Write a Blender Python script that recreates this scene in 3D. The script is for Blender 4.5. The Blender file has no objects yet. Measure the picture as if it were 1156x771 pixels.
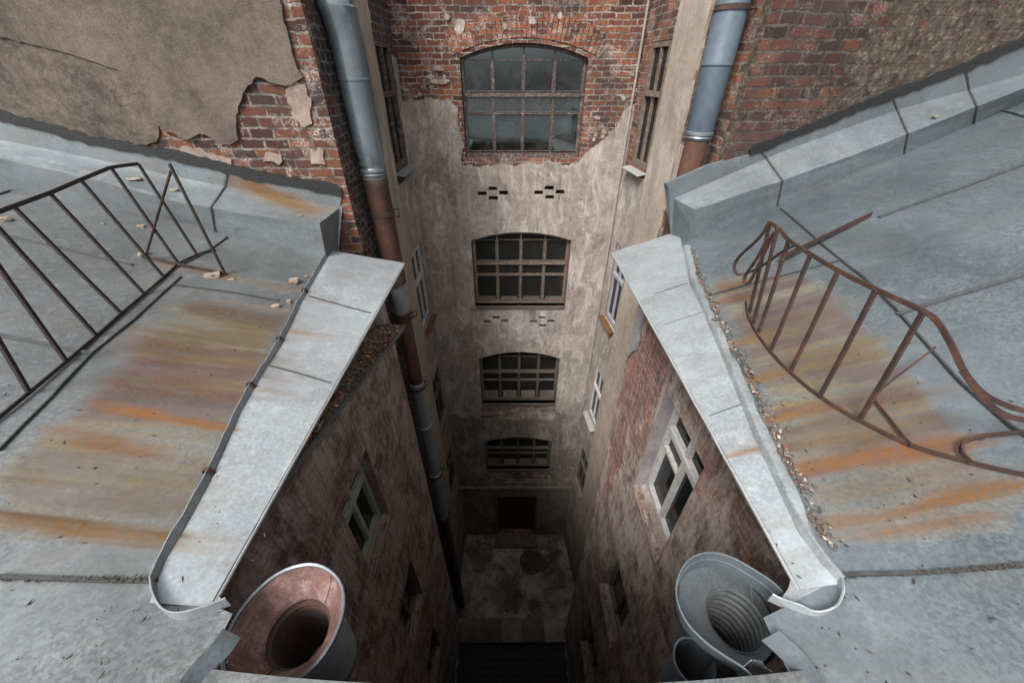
import bpy, bmesh, math, random
from mathutils import Vector, noise
random.seed(7)
C = bpy.context.scene.collection
H = 17.24                      # camera height over the courtyard ground; geometry below is written relative to the camera
TH = math.radians(36.0); CT, ST = math.cos(TH), math.sin(TH); F = 418.0
HE = 2.17                      # eaves below the camera
SL, SR = 0.19, 0.35            # roof pitches
EL, ER = -0.70*HE, 0.69*HE     # eave lines
D = 8.6                        # rear wall distance

# ------------------------------------------------------------------ survey helpers
def ray(px, py):
    u = (px-578)/F; w = (py-385.5)/F
    return Vector((u, CT-w*ST, -ST-w*CT))
def proj(p):
    d = p[1]*CT - p[2]*ST
    return 578+F*p[0]/d, 385.5+F*(-p[2]*CT-p[1]*ST)/d
def onplane(px, py, p0, n):
    r = ray(px, py); n = Vector(n)
    return r*(Vector(p0).dot(n)/r.dot(n))
def onroofL(px, py, lift=0): return onplane(px, py, (EL,0,-HE+lift), (SL,0,1))
def onroofR(px, py, lift=0): return onplane(px, py, (ER,0,-HE+lift), (-SR,0,1))
def onZ(px, py, z): return onplane(px, py, (0,0,z), (0,0,1))
def pl(pts, x):                # piecewise-linear y(x)
    pts = sorted(pts)
    if x <= pts[0][0]: a, b = pts[0], pts[1]
    elif x >= pts[-1][0]: a, b = pts[-2], pts[-1]
    else:
        for a, b in zip(pts, pts[1:]):
            if a[0] <= x <= b[0]: break
    return a[1]+(b[1]-a[1])*(x-a[0])/(b[0]-a[0])
def resample(pts, n):
    pts = [Vector(p) for p in pts]; L = [0]
    for a, b in zip(pts, pts[1:]): L.append(L[-1]+(b-a).length)
    out = []
    for i in range(n):
        s = L[-1]*i/(n-1); k = 0
        while k < len(L)-2 and L[k+1] < s: k += 1
        t = (s-L[k])/max(1e-9, L[k+1]-L[k]); out.append(pts[k].lerp(pts[k+1], t))
    return out
def smooth(pts, it=2):
    pts = [Vector(p) for p in pts]
    for _ in range(it):
        q = [pts[0]]
        for a, b in zip(pts, pts[1:]): q += [a.lerp(b, .25), a.lerp(b, .75)]
        q.append(pts[-1]); pts = q
    return pts
def jag(pts, amp, step, seed=0, closed=True):
    rnd = random.Random(seed); out = []
    n = len(pts)
    for i in range(n if closed else n-1):
        a = Vector(pts[i]).to_2d(); b = Vector(pts[(i+1) % n]).to_2d(); d = b-a; L = d.length
        out.append(a)
        k = int(L/step)
        nn = Vector((-d.y, d.x))/max(L, 1e-6)
        for j in range(1, k):
            out.append(a+d*(j/k)+nn*rnd.uniform(-amp, amp)+d/max(L, 1e-6)*rnd.uniform(-.3, .3)*step)
    if not closed: out.append(Vector(pts[-1]).to_2d())
    return out

# ------------------------------------------------------------------ wall frames
class Wall:
    def __init__(s, O, E, n_side):
        s.O = Vector((O[0], O[1], 0)); s.d = (Vector((E[0], E[1], 0))-s.O).normalized()
        n = Vector((s.d.y, -s.d.x, 0)); s.n = n*n_side
    def pt(s, a, z, c=0): return s.O+s.d*a+s.n*c+Vector((0, 0, z))
    def px(s, x, y, c=0):
        p = onplane(x, y, s.O+s.n*c, s.n); return ((p-s.O).dot(s.d), p.z)
FAR = Wall((0, D), (1, D), 1)
LS = Wall((-2.2, 5.2), (-2.15, D), 1)
RS = Wall((2.75, 5.25), (2.40, D), -1)
LF = Wall((-2.2, 5.2), (-3.2, 5.2), -1)
RF = Wall((2.75, 5.25), (2.75+math.cos(.21), 5.25+math.sin(.21)), 1)
WL = Wall((-2.0, 5.1), (-2.0, 4.1), -1)
WR = Wall((2.0, 4.95), (2.0, 3.95), 1)

# ------------------------------------------------------------------ mesh building
ORI = {}
class MB:
    def __init__(s): s.v = []; s.f = []
    def add(s, vs, fs):
        k = len(s.v); s.v += [Vector(v) for v in vs]; s.f += [tuple(i+k for i in f) for f in fs]; return s
    def hexa(s, p):            # 8 points: 4 bottom loop, 4 top loop
        return s.add(p, [(3,2,1,0), (4,5,6,7), (0,1,5,4), (1,2,6,5), (2,3,7,6), (3,0,4,7)])
    def box(s, c, size, ax=(1,0,0), ay=(0,1,0), az=(0,0,1)):
        c = Vector(c); ax, ay, az = Vector(ax)*size[0]/2, Vector(ay)*size[1]/2, Vector(az)*size[2]/2
        return s.hexa([c+i*ax+j*ay+k*az for k in (-1, 1) for i, j in ((-1,-1), (1,-1), (1,1), (-1,1))])
    def wbox(s, w, a0, a1, z0, z1, c0, c1):   # box in wall coordinates
        return s.hexa([w.pt(a, z, c) for z in (z0, z1) for a, c in ((a0,c0), (a1,c0), (a1,c1), (a0,c1))])
    def tube(s, pts, r, n=10, cap=True):
        pts = [Vector(p) for p in pts]; rs = r if isinstance(r, (list, tuple)) else [r]*len(pts)
        vs = []; fs = []; up = None
        for i, p in enumerate(pts):
            t = (pts[min(i+1, len(pts)-1)]-pts[max(i-1, 0)]).normalized()
            if up is None: up = Vector((0,0,1)) if abs(t.z) < .9 else Vector((1,0,0))
            sd = t.cross(up).normalized(); up = sd.cross(t).normalized()
            for k in range(n):
                a = 2*math.pi*k/n; vs.append(p+rs[i]*(math.cos(a)*sd+math.sin(a)*up))
        for i in range(len(pts)-1):
            for k in range(n): fs.append((i*n+k, i*n+(k+1) % n, (i+1)*n+(k+1) % n, (i+1)*n+k))
        if cap: fs += [tuple(range(n))[::-1], tuple((len(pts)-1)*n+k for k in range(n))]
        return s.add(vs, fs)
    def bar(s, pts, w, t, side=None):          # flat bar swept along pts
        pts = [Vector(p) for p in pts]; vs = []; fs = []
        for i, p in enumerate(pts):
            d = (pts[min(i+1, len(pts)-1)]-pts[max(i-1, 0)]).normalized()
            ref = Vector(side) if side is not None else (Vector((0,0,1)) if abs(d.z) < .9 else Vector((1,0,0)))
            a = (ref-d*ref.dot(d)).normalized(); b = d.cross(a)
            vs += [p+a*w/2+b*t/2, p-a*w/2+b*t/2, p-a*w/2-b*t/2, p+a*w/2-b*t/2]
        for i in range(len(pts)-1):
            for k in range(4): fs.append((i*4+k, i*4+(k+1) % 4, i*4+4+(k+1) % 4, i*4+4+k))
        m = (len(pts)-1)*4
        fs += [(3,2,1,0), (m, m+1, m+2, m+3)]
        return s.add(vs, fs)
    def sheet(s, lo, hi, t):                   # thin sheet between two polylines, thickness t along its own normal
        n = len(lo); vs = []; fs = []
        for i in range(n):
            a, b = Vector(lo[i]), Vector(hi[i])
            e = Vector(lo[min(i+1, n-1)])-Vector(lo[max(i-1, 0)])
            nn = e.cross(b-a)
            nn = nn.normalized() if nn.length > 1e-9 else Vector((0,0,1))
            vs += [a, b, b+nn*t, a+nn*t]
        for i in range(n-1):
            for k in range(4): fs.append((i*4+k, i*4+(k+1) % 4, i*4+4+(k+1) % 4, i*4+4+k))
        m = (n-1)*4; fs += [(3,2,1,0), (m, m+1, m+2, m+3)]
        return s.add(vs, fs)
    def rings(s, rings, close=True, caps=False): # list of rings of points
        n = len(rings[0]); vs = [p for r in rings for p in r]; fs = []
        for i in range(len(rings)-1):
            for k in range(n if close else n-1): fs.append((i*n+k, i*n+(k+1) % n, (i+1)*n+(k+1) % n, (i+1)*n+k))
        if caps: fs += [tuple(range(n)), tuple((len(rings)-1)*n+k for k in range(n))]
        return s.add(vs, fs)
    def fill(s, w, loops, c0, c1):             # flat plate with holes in wall coordinates, from depth c0 to c1
        cu = bpy.data.curves.new('t', 'CURVE'); cu.dimensions = '2D'; cu.fill_mode = 'BOTH'; cu.extrude = abs(c1-c0)/2
        for lp in loops:
            sp = cu.splines.new('POLY'); sp.points.add(len(lp)-1); sp.use_cyclic_u = True
            for i, q in enumerate(lp): sp.points[i].co = (q[0], q[1], 0, 1)
        o = bpy.data.objects.new('t', cu); C.objects.link(o)
        bpy.context.view_layer.update()
        me = bpy.data.meshes.new_from_object(o.evaluated_get(bpy.context.evaluated_depsgraph_get()))
        cm = (c0+c1)/2
        s.add([w.pt(v.co.x, v.co.y, v.co.z+cm) for v in me.vertices], [tuple(p.vertices) for p in me.polygons])
        bpy.data.objects.remove(o); bpy.data.curves.remove(cu); bpy.data.meshes.remove(me)
        return s
    def build(s, name, mat, parent=None, smooth_=False, wob=0, bevel=0):
        me = bpy.data.meshes.new(name)
        o0 = ORI.get(parent.name, Vector((0,0,0))) if parent else Vector((0,0,0))
        me.from_pydata([v+Vector((0,0,H))-o0 for v in s.v], [], s.f)
        bm = bmesh.new(); bm.from_mesh(me)
        bmesh.ops.remove_doubles(bm, verts=bm.verts, dist=1e-5)
        bmesh.ops.recalc_face_normals(bm, faces=bm.faces)
        uv = bm.loops.layers.uv.new('UVMap')
        for f in bm.faces:
            n = f.normal
            for l in f.loops:
                p = l.vert.co+o0
                if abs(n.z) > .75: l[uv].uv = (p.x, p.y)
                elif abs(n.x) > abs(n.y): l[uv].uv = (p.y, p.z)
                else: l[uv].uv = (p.x, p.z)
            f.smooth = smooth_
        bm.to_mesh(me); bm.free()
        if smooth_: me.set_sharp_from_angle(angle=.55)
        me.materials.append(mat)
        o = bpy.data.objects.new(name, me); C.objects.link(o)
        if parent: o.parent = parent
        if bevel:
            b = o.modifiers.new('b', 'BEVEL'); b.width = bevel; b.segments = 2; b.limit_method = 'ANGLE'
        if parent: ORI[o.name] = o0
        return o
def tag(o, label, cat, group=None, kind=None):
    if label: o['label'] = label
    if cat: o['category'] = cat
    if group: o['group'] = group
    if kind: o['kind'] = kind
    return o
def thing(name, loc, label, cat, group=None):
    o = bpy.data.objects.new(name, None); C.objects.link(o); o.empty_display_size = .2
    o.location = Vector(loc)+Vector((0,0,H)); ORI[o.name] = Vector(o.location)
    return tag(o, label, cat, group)
def top_mesh(mb, name, mat, loc, label, cat, group=None, **kw):    # a thing that is one mesh, origin at its base
    me_o = mb.build(name, mat, None, **kw)
    l = Vector(loc)+Vector((0,0,H))
    for v in me_o.data.vertices: v.co -= l
    me_o.location = l
    return tag(me_o, label, cat, group)

# ------------------------------------------------------------------ materials
class NT:
    def __init__(s, name):
        s.m = bpy.data.materials.new(name); s.m.use_nodes = True; s.t = s.m.node_tree; s.n = s.t.nodes
        s.b = s.n['Principled BSDF']; s.uv = s.new('ShaderNodeTexCoord').outputs['UV']
        s.ob = s.new('ShaderNodeTexCoord').outputs['Object']
        s.pos = s.new('ShaderNodeNewGeometry').outputs['Position']
    def new(s, t): return s.n.new(t)
    def L(s, a, b): s.t.links.new(a, b)
    def set(s, sock, v):
        if isinstance(v, bpy.types.NodeSocket): s.L(v, sock)
        else: sock.default_value = v
    def noise(s, vec, scale, det=6, rough=.6, dist=0, col=False):
        n = s.new('ShaderNodeTexNoise'); s.L(vec, n.inputs['Vector']); n.inputs['Scale'].default_value = scale
        n.inputs['Detail'].default_value = det; n.inputs['Roughness'].default_value = rough; n.inputs['Distortion'].default_value = dist
        return n.outputs['Color' if col else 'Fac']
    def ramp(s, fac, stops):
        r = s.new('ShaderNodeValToRGB'); s.L(fac, r.inputs[0]); e = r.color_ramp.elements
        while len(e) < len(stops): e.new(.5)
        for k, (p, c) in zip(e, stops):
            k.position = p; k.color = (c, c, c, 1) if isinstance(c, (int, float)) else (*c, 1)
        return r.outputs[0]
    def mix(s, fac, a, b, mode='MIX'):
        m = s.new('ShaderNodeMix'); m.data_type = 'RGBA'; m.blend_type = mode
        s.set(m.inputs[0], fac)
        for i, v in ((6, a), (7, b)):
            if isinstance(v, bpy.types.NodeSocket): s.L(v, m.inputs[i])
            else: m.inputs[i].default_value = (*v, 1) if len(v) == 3 else v
        return m.outputs[2]
    def math(s, op, a, b=0, clamp=False):
        m = s.new('ShaderNodeMath'); m.operation = op; m.use_clamp = clamp
        s.set(m.inputs[0], a); s.set(m.inputs[1], b); return m.outputs[0]
    def map(s, vec, scale=(1,1,1), rot=(0,0,0), loc=(0,0,0)):
        m = s.new('ShaderNodeMapping'); s.L(vec, m.inputs[0]); m.inputs['Scale'].default_value = scale
        m.inputs['Rotation'].default_value = rot; m.inputs['Location'].default_value = loc; return m.outputs[0]
    def bump(s, h, strength=.5, dist=.02, prev=None):
        b = s.new('ShaderNodeBump'); s.L(h, b.inputs['Height']); b.inputs['Strength'].default_value = strength
        b.inputs['Distance'].default_value = dist
        if prev: s.L(prev, b.inputs['Normal'])
        return b.outputs[0]
    def out(s, col, rough=.9, metal=0, nrm=None, spec=.3):
        s.set(s.b.inputs['Base Color'], col if isinstance(col, bpy.types.NodeSocket) else (*col, 1))
        s.set(s.b.inputs['Roughness'], rough); s.set(s.b.inputs['Metallic'], metal)
        s.b.inputs['Specular IOR Level'].default_value = spec
        if nrm: s.L(nrm, s.b.inputs['Normal'])
        return s.m

def brick_nodes(N, bw, rh, mortar, c1, c2, cm, seed=0, wob=.030):
    nv = N.noise(N.uv, 3.5, 3, .6, 0, True)
    v = N.new('ShaderNodeVectorMath'); v.operation = 'MULTIPLY_ADD'
    N.L(nv, v.inputs[0]); v.inputs[1].default_value = (wob*2, wob*2, 0); N.L(N.uv, v.inputs[2])
    nv2 = N.noise(N.uv, 30, 2, .6, 0, True)
    v2 = N.new('ShaderNodeVectorMath'); v2.operation = 'MULTIPLY_ADD'
    N.L(nv2, v2.inputs[0]); v2.inputs[1].default_value = (.034, .034, 0); N.L(v.outputs[0], v2.inputs[2])
    vec = N.map(v2.outputs[0], loc=(seed*1.37, seed*.73, 0))
    b = N.new('ShaderNodeTexBrick'); N.L(vec, b.inputs['Vector'])
    b.inputs['Scale'].default_value = 1; b.inputs['Brick Width'].default_value = bw; b.inputs['Row Height'].default_value = rh
    b.inputs['Mortar Size'].default_value = mortar; b.inputs['Mortar Smooth'].default_value = .25; b.inputs['Bias'].default_value = -.1
    b.inputs['Color1'].default_value = (0,0,0,1); b.inputs['Color2'].default_value = (1,1,1,1); b.inputs['Mortar'].default_value = (.5,.5,.5,1)
    per = b.outputs['Color']; fac = b.outputs['Fac']
    col = N.ramp(per, [(0, c1[0]), (.35, c1[1]), (.65, c2[0]), (1, c2[1])])
    g = N.noise(N.uv, 45, 5, .75)
    col = N.mix(N.ramp(g, [(.3, 0.0), (.75, .75)]), col, tuple(x*.45 for x in c1[1]))
    mcol = N.mix(N.ramp(N.noise(N.uv, 7, 6, .75), [(.38, 0), (.66, 1)]), tuple(x*.22 for x in cm), tuple(min(1, x*1.15) for x in cm))
    col = N.mix(N.math('MULTIPLY', N.ramp(per, [(0, .75), (.5, 0), (1, .3)]), N.ramp(N.noise(N.uv, 16, 5, .8), [(.42, 0), (.6, .8)])), col, tuple(x*.5 for x in c1[0]))
    col = N.mix(fac, col, mcol)
    h = N.math('ADD', N.math('MULTIPLY', N.math('SUBTRACT', 1, fac), .75), N.math('MULTIPLY', g, .5))
    h = N.math('ADD', h, N.math('MULTIPLY', per, .2))
    return col, h, fac
def mat_brick(name, bw=.27, rh=.088, reds=None, soot=.5, white=.5, seed=0, cm=(.30,.26,.22), bump=1.0, tint=1.0, smear=False):
    N = NT(name)
    r = reds or [(.070,.028,.020), (.20,.055,.028), (.30,.085,.035), (.36,.14,.055)]
    r = [tuple(x*tint for x in c) for c in r]
    col, h, fac = brick_nodes(N, bw, rh, .011*rh/.088, r[:2], r[2:], cm, seed)
    big = N.noise(N.map(N.uv, loc=(seed*3.1, seed, 0)), .9, 7, .62, .3)
    col = N.mix(N.math('MULTIPLY', N.ramp(big, [(.42, 0), (.66, 1)]), soot), col, (.028,.022,.020))
    wn = N.noise(N.map(N.uv, loc=(seed*7, 4+seed, 0)), 3.3, 8, .7, .6)
    wn2 = N.noise(N.uv, 38, 4, .7)
    wm = N.math('MULTIPLY', N.ramp(wn, [(.51, 0), (.64, 1)]), N.ramp(wn2, [(.42, 0), (.58, 1)]))
    col = N.mix(N.math('MULTIPLY', wm, white), col, (.42,.36,.31))
    h = N.math('ADD', h, N.math('MULTIPLY', wm, .3))
    if smear:                                            # lime mortar wiped over the brick, thicker away from the corner
        sx = N.new('ShaderNodeSeparateXYZ'); N.L(N.uv, sx.inputs[0])
        gr = N.new('ShaderNodeMapRange'); N.L(sx.outputs[0], gr.inputs[0]); gr.inputs[1].default_value = 2.8; gr.inputs[2].default_value = 4.6; gr.inputs[3].default_value = -.16; gr.inputs[4].default_value = .13
        sn = N.noise(N.map(N.uv, loc=(2, 7, 0)), 2.6, 9, .72, .5)
        mk = N.ramp(N.math('ADD', sn, gr.outputs[0]), [(.50, 0), (.57, 1)])
        q1 = N.noise(N.uv, 11, 8, .78); pcl = N.ramp(q1, [(.36, (.010,.008,.006)), (.48, (.042,.032,.022)), (.58, (.085,.066,.046)), (.68, (.26,.225,.18))])
        col = N.mix(N.math('MULTIPLY', mk, .92), col, pcl); h = N.math('ADD', N.math('MULTIPLY', h, .8), N.math('ADD', N.math('MULTIPLY', mk, .4), N.math('MULTIPLY', q1, N.math('MULTIPLY', mk, 1.2))))
    return N.out(col, .92, 0, N.bump(h, bump, .022))
def mat_plaster(name, base=(.27,.225,.18), dark=(.13,.10,.08), light=(.40,.35,.30), stain=.5, seed=0, grain=.5, streak=.4, white=0.0):
    N = NT(name); o = N.map(N.uv, loc=(seed*2.3, seed*1.7, 0))
    a = N.noise(o, 1.2, 11, .74, .6); b = N.noise(o, 9, 9, .80); g = N.noise(o, 70, 4, .8)
    col = N.mix(N.ramp(a, [(.38, 0), (.62, 1)]), dark, base)
    col = N.mix(N.math('MULTIPLY', N.ramp(b, [(.45, 0), (.75, 1)]), .55), col, light)
    st = N.noise(N.map(o, scale=(2.2, .5, 1)), 1.1, 9, .74, .9)
    col = N.mix(N.math('MULTIPLY', N.ramp(st, [(.50, 0), (.72, 1)]), streak), col, tuple(x*.42 for x in dark))
    if white:
        ws = N.noise(N.map(o, scale=(2, .9, 1), loc=(3, 9, 0)), 1.3, 10, .78, .8)
        col = N.mix(N.math('MULTIPLY', N.ramp(ws, [(.50, 0), (.68, 1)]), white), col, (.52,.485,.45))
        dr = N.noise(N.map(o, scale=(7, .45, 1), loc=(1, 4, 0)), 1.2, 8, .7, .4); dm = N.noise(N.map(o, loc=(4, 1, 0)), .9, 4, .6)
        col = N.mix(N.math('MULTIPLY', N.math('MULTIPLY', N.ramp(dr, [(.52, 0), (.62, 1)]), N.ramp(dm, [(.46, 0), (.60, 1)])), white*.5), col, (.44,.41,.375))
        dk = N.noise(N.map(o, scale=(5, .4, 1), loc=(9, 2, 0)), 1.1, 8, .7, .4)
        col = N.mix(N.math('MULTIPLY', N.math('MULTIPLY', N.ramp(dk, [(.53, 0), (.64, 1)]), N.ramp(dm, [(.42, 1), (.56, 0)])), white*.7), col, tuple(x*.5 for x in dark))
    col = N.mix(N.math('MULTIPLY', N.ramp(g, [(.42, 0), (.58, 1)]), .42), col, tuple(x*.42 for x in base))
    vo = N.new('ShaderNodeTexVoronoi'); vo.feature = 'DISTANCE_TO_EDGE'; vo.inputs['Scale'].default_value = 1.3
    nz = N.noise(o, 4, 5, .6, 0, True); vm = N.new('ShaderNodeVectorMath'); vm.operation = 'MULTIPLY_ADD'
    N.L(nz, vm.inputs[0]); vm.inputs[1].default_value = (.5,.5,0); N.L(o, vm.inputs[2]); N.L(vm.outputs[0], vo.inputs['Vector'])
    cr = N.math('MULTIPLY', N.ramp(vo.outputs['Distance'], [(0, 1), (.012, 0)]), N.ramp(a, [(.45, 0), (.6, 1)]))
    col = N.mix(N.math('MULTIPLY', cr, .6), col, (.03,.025,.02))
    col = N.mix(N.math('MULTIPLY', N.ramp(N.noise(o, 28, 5, .8), [(.56, 0), (.70, 1)]), .5), col, tuple(x*.45 for x in dark))
    h = N.math('ADD', N.math('MULTIPLY', b, .9), N.math('MULTIPLY', g, grain))
    h = N.math('SUBTRACT', h, N.math('MULTIPLY', cr, .4))
    return N.out(col, .93, 0, N.bump(h, .8, .02))
def mat_eroded(name, seed=0, redness=1.0, cover=.5):       # brick with most of its lime coat weathered off
    N = NT(name); o = N.map(N.uv, loc=(seed*2.3, seed*1.7, 0))
    r = [(.14,.088,.073), (.235,.135,.105), (.31,.18,.14), (.39,.27,.215)]
    r = [(c[0]*redness, c[1], c[2]) for c in r]
    col, h, fac = brick_nodes(N, .26, .085, .010, r[:2], r[2:], (.14,.115,.10), seed, .02)
    a = N.noise(o, 1.3, 9, .70, .6)
    a2 = N.noise(N.map(o, scale=(1, .35, 1)), 5, 8, .75, .4)
    m = N.math('ADD', N.math('MULTIPLY', a, .6), N.math('MULTIPLY', a2, .4))
    mk = N.ramp(m, [(cover-.03, 0), (cover+.05, 1)])
    pc = N.mix(N.noise(o, 9, 7, .75), (.24,.20,.17), (.58,.51,.455))
    col = N.mix(N.math('MULTIPLY', mk, .74), col, pc)
    vs_ = N.noise(N.map(o, scale=(9, 1.1, 1), loc=(7, 3, 0)), 1.5, 9, .78, .3)
    col = N.mix(N.math('MULTIPLY', N.ramp(vs_, [(.50, 0), (.62, 1)]), .55), col, (.06,.045,.037))
    col = N.mix(N.math('MULTIPLY', N.ramp(vs_, [(.38, 1), (.48, 0)]), .42), col, (.50,.43,.38))
    g = N.noise(o, 26, 6, .8)
    col = N.mix(N.math('MULTIPLY', N.ramp(g, [(.46, 0), (.66, 1)]), .45), col, (.07,.055,.046))
    rs = N.ramp(N.noise(N.map(o, scale=(1, .4, 1), loc=(1, 6, 0)), 1.7, 7, .7), [(.5, 0), (.62, 1)])
    col = N.mix(N.math('MULTIPLY', rs, .35), col, (.26,.105,.068))
    wz = N.noise(N.map(o, loc=(5, 2, 0)), 12, 6, .8)
    col = N.mix(N.math('MULTIPLY', N.ramp(wz, [(.57, 0), (.68, 1)]), .6), col, (.52,.45,.40))
    h2 = N.math('ADD', N.math('MULTIPLY', h, .7), N.math('MULTIPLY', mk, .35))
    h2 = N.math('ADD', h2, N.math('MULTIPLY', g, .8))
    return N.out(col, .92, 0, N.bump(h2, 1.0, .045))
def mat_metal(name, base=(.30,.325,.34), var=.35, rough=.5, metal=.35, stain=True, mott=.5, dirt=.5, seed=0):
    N = NT(name); o = N.map(N.pos, loc=(seed*3, seed*1.3, 0))
    a = N.noise(o, 1.0, 7, .65, .3); b = N.noise(o, 9, 6, .7); g = N.noise(o, 55, 3, .75)
    col = N.mix(N.ramp(a, [(.3, 0), (.7, 1)]), tuple(x*(1-var) for x in base), tuple(x*(1+var*.5) for x in base))
    vo = N.new('ShaderNodeTexVoronoi'); vo.inputs['Scale'].default_value = 60; N.L(o, vo.inputs['Vector'])
    sp = N.new('ShaderNodeSeparateColor'); N.L(vo.outputs['Color'], sp.inputs[0])
    g2 = N.noise(o, 30, 7, .82)
    mt = N.math('ADD', N.math('MULTIPLY', sp.outputs[0], .22), N.math('ADD', N.math('MULTIPLY', g, .38), N.math('MULTIPLY', g2, .40)))
    mv = N.ramp(N.noise(N.map(o, loc=(1, 5, 2)), .8, 4, .6), [(.38, .35), (.62, 1.15)])
    col = N.mix(N.math('MULTIPLY', N.ramp(mt, [(.40, 0), (.60, 1)]), N.math('MULTIPLY', mv, mott), True), col, tuple(x*.42 for x in base))
    col = N.mix(N.math('MULTIPLY', N.ramp(b, [(.56, 0), (.74, 1)]), mott*.7), col, tuple(min(1, x*1.6) for x in base))
    d = N.noise(N.map(o, scale=(.6, 2.2, 1), loc=(8, 3, 0)), 1.6, 8, .72, .5)
    col = N.mix(N.math('MULTIPLY', N.ramp(d, [(.50, 0), (.76, 1)]), dirt), col, (.115,.10,.085))
    r = N.math('ADD', rough, N.math('MULTIPLY', N.math('SUBTRACT', b, .5), .35)); mm = metal
    if stain:
        at = N.new('ShaderNodeVertexColor'); at.layer_name = 'stain'
        s1 = N.noise(N.map(o, scale=(.7, 7, 1)), 1.3, 10, .78, .9)
        s2 = N.noise(o, 14, 6, .75)
        nn = N.ramp(N.math('ADD', N.math('ADD', N.math('MULTIPLY', s1, .5), N.math('MULTIPLY', s2, .25)), N.math('MULTIPLY', N.noise(N.map(o, scale=(.9, 26, 1)), 1.4, 8, .75, .5), .25)), [(.40, 0), (.60, 1)])
        am = N.math('SUBTRACT', N.math('MULTIPLY', at.outputs['Alpha'], 1.30), N.math('MULTIPLY', N.math('SUBTRACT', 1, nn), .30), True)
        am = N.math('MULTIPLY', am, N.ramp(mt, [(.30, 1.0), (.62, .72)]), True)
        sc = N.mix(N.math('MULTIPLY', N.ramp(s1, [(.45, 0), (.65, 1)]), .28), at.outputs['Color'], tuple((.038,.023,.017)))
        sc = N.mix(N.math('MULTIPLY', N.ramp(mt, [(.42, 0), (.60, 1)]), .30), sc, (.030,.024,.018))
        col = N.mix(am, col, sc)
        mm = N.math('MULTIPLY', N.math('SUBTRACT', 1, am, True), metal)
        r = N.math('ADD', r, N.math('MULTIPLY', am, .42), True)
    bm = N.bump(N.math('ADD', N.math('MULTIPLY', b, .6), N.math('MULTIPLY', g, .4)), .25, .006)
    bm = N.bump(N.noise(o, 2.3, 3, .5), .35, .02, bm)
    o_ = N.out(col, r, mm, bm, .45)
    if stain: N.set(N.b.inputs['Specular IOR Level'], N.math('MULTIPLY', N.math('SUBTRACT', 1, am, True), .45))
    return o_
def mat_rust(name, c=((.012,.008,.007), (.032,.015,.010), (.072,.029,.015)), rough=.85, bump=.5, sc=6):
    N = NT(name); a = N.noise(N.ob, sc, 8, .72, .3); b = N.noise(N.ob, sc*9, 5, .75)
    col = N.ramp(a, [(.32, c[0]), (.5, c[1]), (.7, c[2])])
    col = N.mix(N.math('MULTIPLY', N.ramp(b, [(.4, 0), (.65, 1)]), .5), col, c[0])
    return N.out(col, rough, 0, N.bump(N.math('ADD', a, b), bump, .01), .3)
def mat_paint(name, c, wear=.4, under=(.10,.075,.055), rough=.6, sc=14):
    N = NT(name); a = N.noise(N.ob, sc, 8, .75, .3); b = N.noise(N.ob, sc*.3, 4, .6)
    col = N.mix(N.ramp(b, [(.3, 0), (.7, 1)]), tuple(x*.72 for x in c), c)
    col = N.mix(N.math('MULTIPLY', N.ramp(a, [(.50, 0), (.62, 1)]), wear), col, under)
    return N.out(col, rough, 0, N.bump(a, .3, .006))
def mat_glass(name, c=(.012,.016,.02), spec=.5):
    N = NT(name); a = N.noise(N.ob, 2.2, 6, .65, .4)
    col = N.mix(N.ramp(a, [(.45, 0), (.75, 1)]), c, tuple(x*1.5+.003 for x in c))
    return N.out(col, N.math('ADD', .05, N.math('MULTIPLY', a, .10)), 0, N.bump(N.noise(N.ob, 1.5, 2), .06, .02), spec)
def mat_clear(name):
    N = NT(name); t = N.n; tr = N.new('ShaderNodeBsdfTransparent'); tr.inputs[0].default_value = (.50,.55,.56,1)
    gl = N.new('ShaderNodeBsdfGlossy'); gl.inputs['Roughness'].default_value = .04; gl.inputs['Color'].default_value = (.8,.9,.95,1)
    N.L(N.bump(N.noise(N.ob, 1.2, 2), .05, .02), gl.inputs['Normal'])
    lw = N.new('ShaderNodeFresnel'); lw.inputs[0].default_value = 1.75
    mx = N.new('ShaderNodeMixShader'); N.L(lw.outputs[0], mx.inputs[0]); N.L(tr.outputs[0], mx.inputs[1]); N.L(gl.outputs[0], mx.inputs[2])
    di = N.new('ShaderNodeBsdfDiffuse'); di.inputs[0].default_value = (.22,.22,.20,1)
    m2 = N.new('ShaderNodeMixShader'); N.L(N.ramp(N.noise(N.ob, 2.4, 7, .7, .6), [(.45, .02), (.75, .12)]), m2.inputs[0]); N.L(mx.outputs[0], m2.inputs[1]); N.L(di.outputs[0], m2.inputs[2])
    N.L(m2.outputs[0], t['Material Output'].inputs[0]); return N.m
def mat_plain(name, c, rough=.9, var=.4, sc=10, bump=.4):
    N = NT(name); a = N.noise(N.ob, sc, 7, .7)
    return N.out(N.mix(N.ramp(a, [(.3, 0), (.7, 1)]), tuple(x*(1-var) for x in c), tuple(x*(1+var*.6) for x in c)), rough, 0, N.bump(a, bump, .01))
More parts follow.
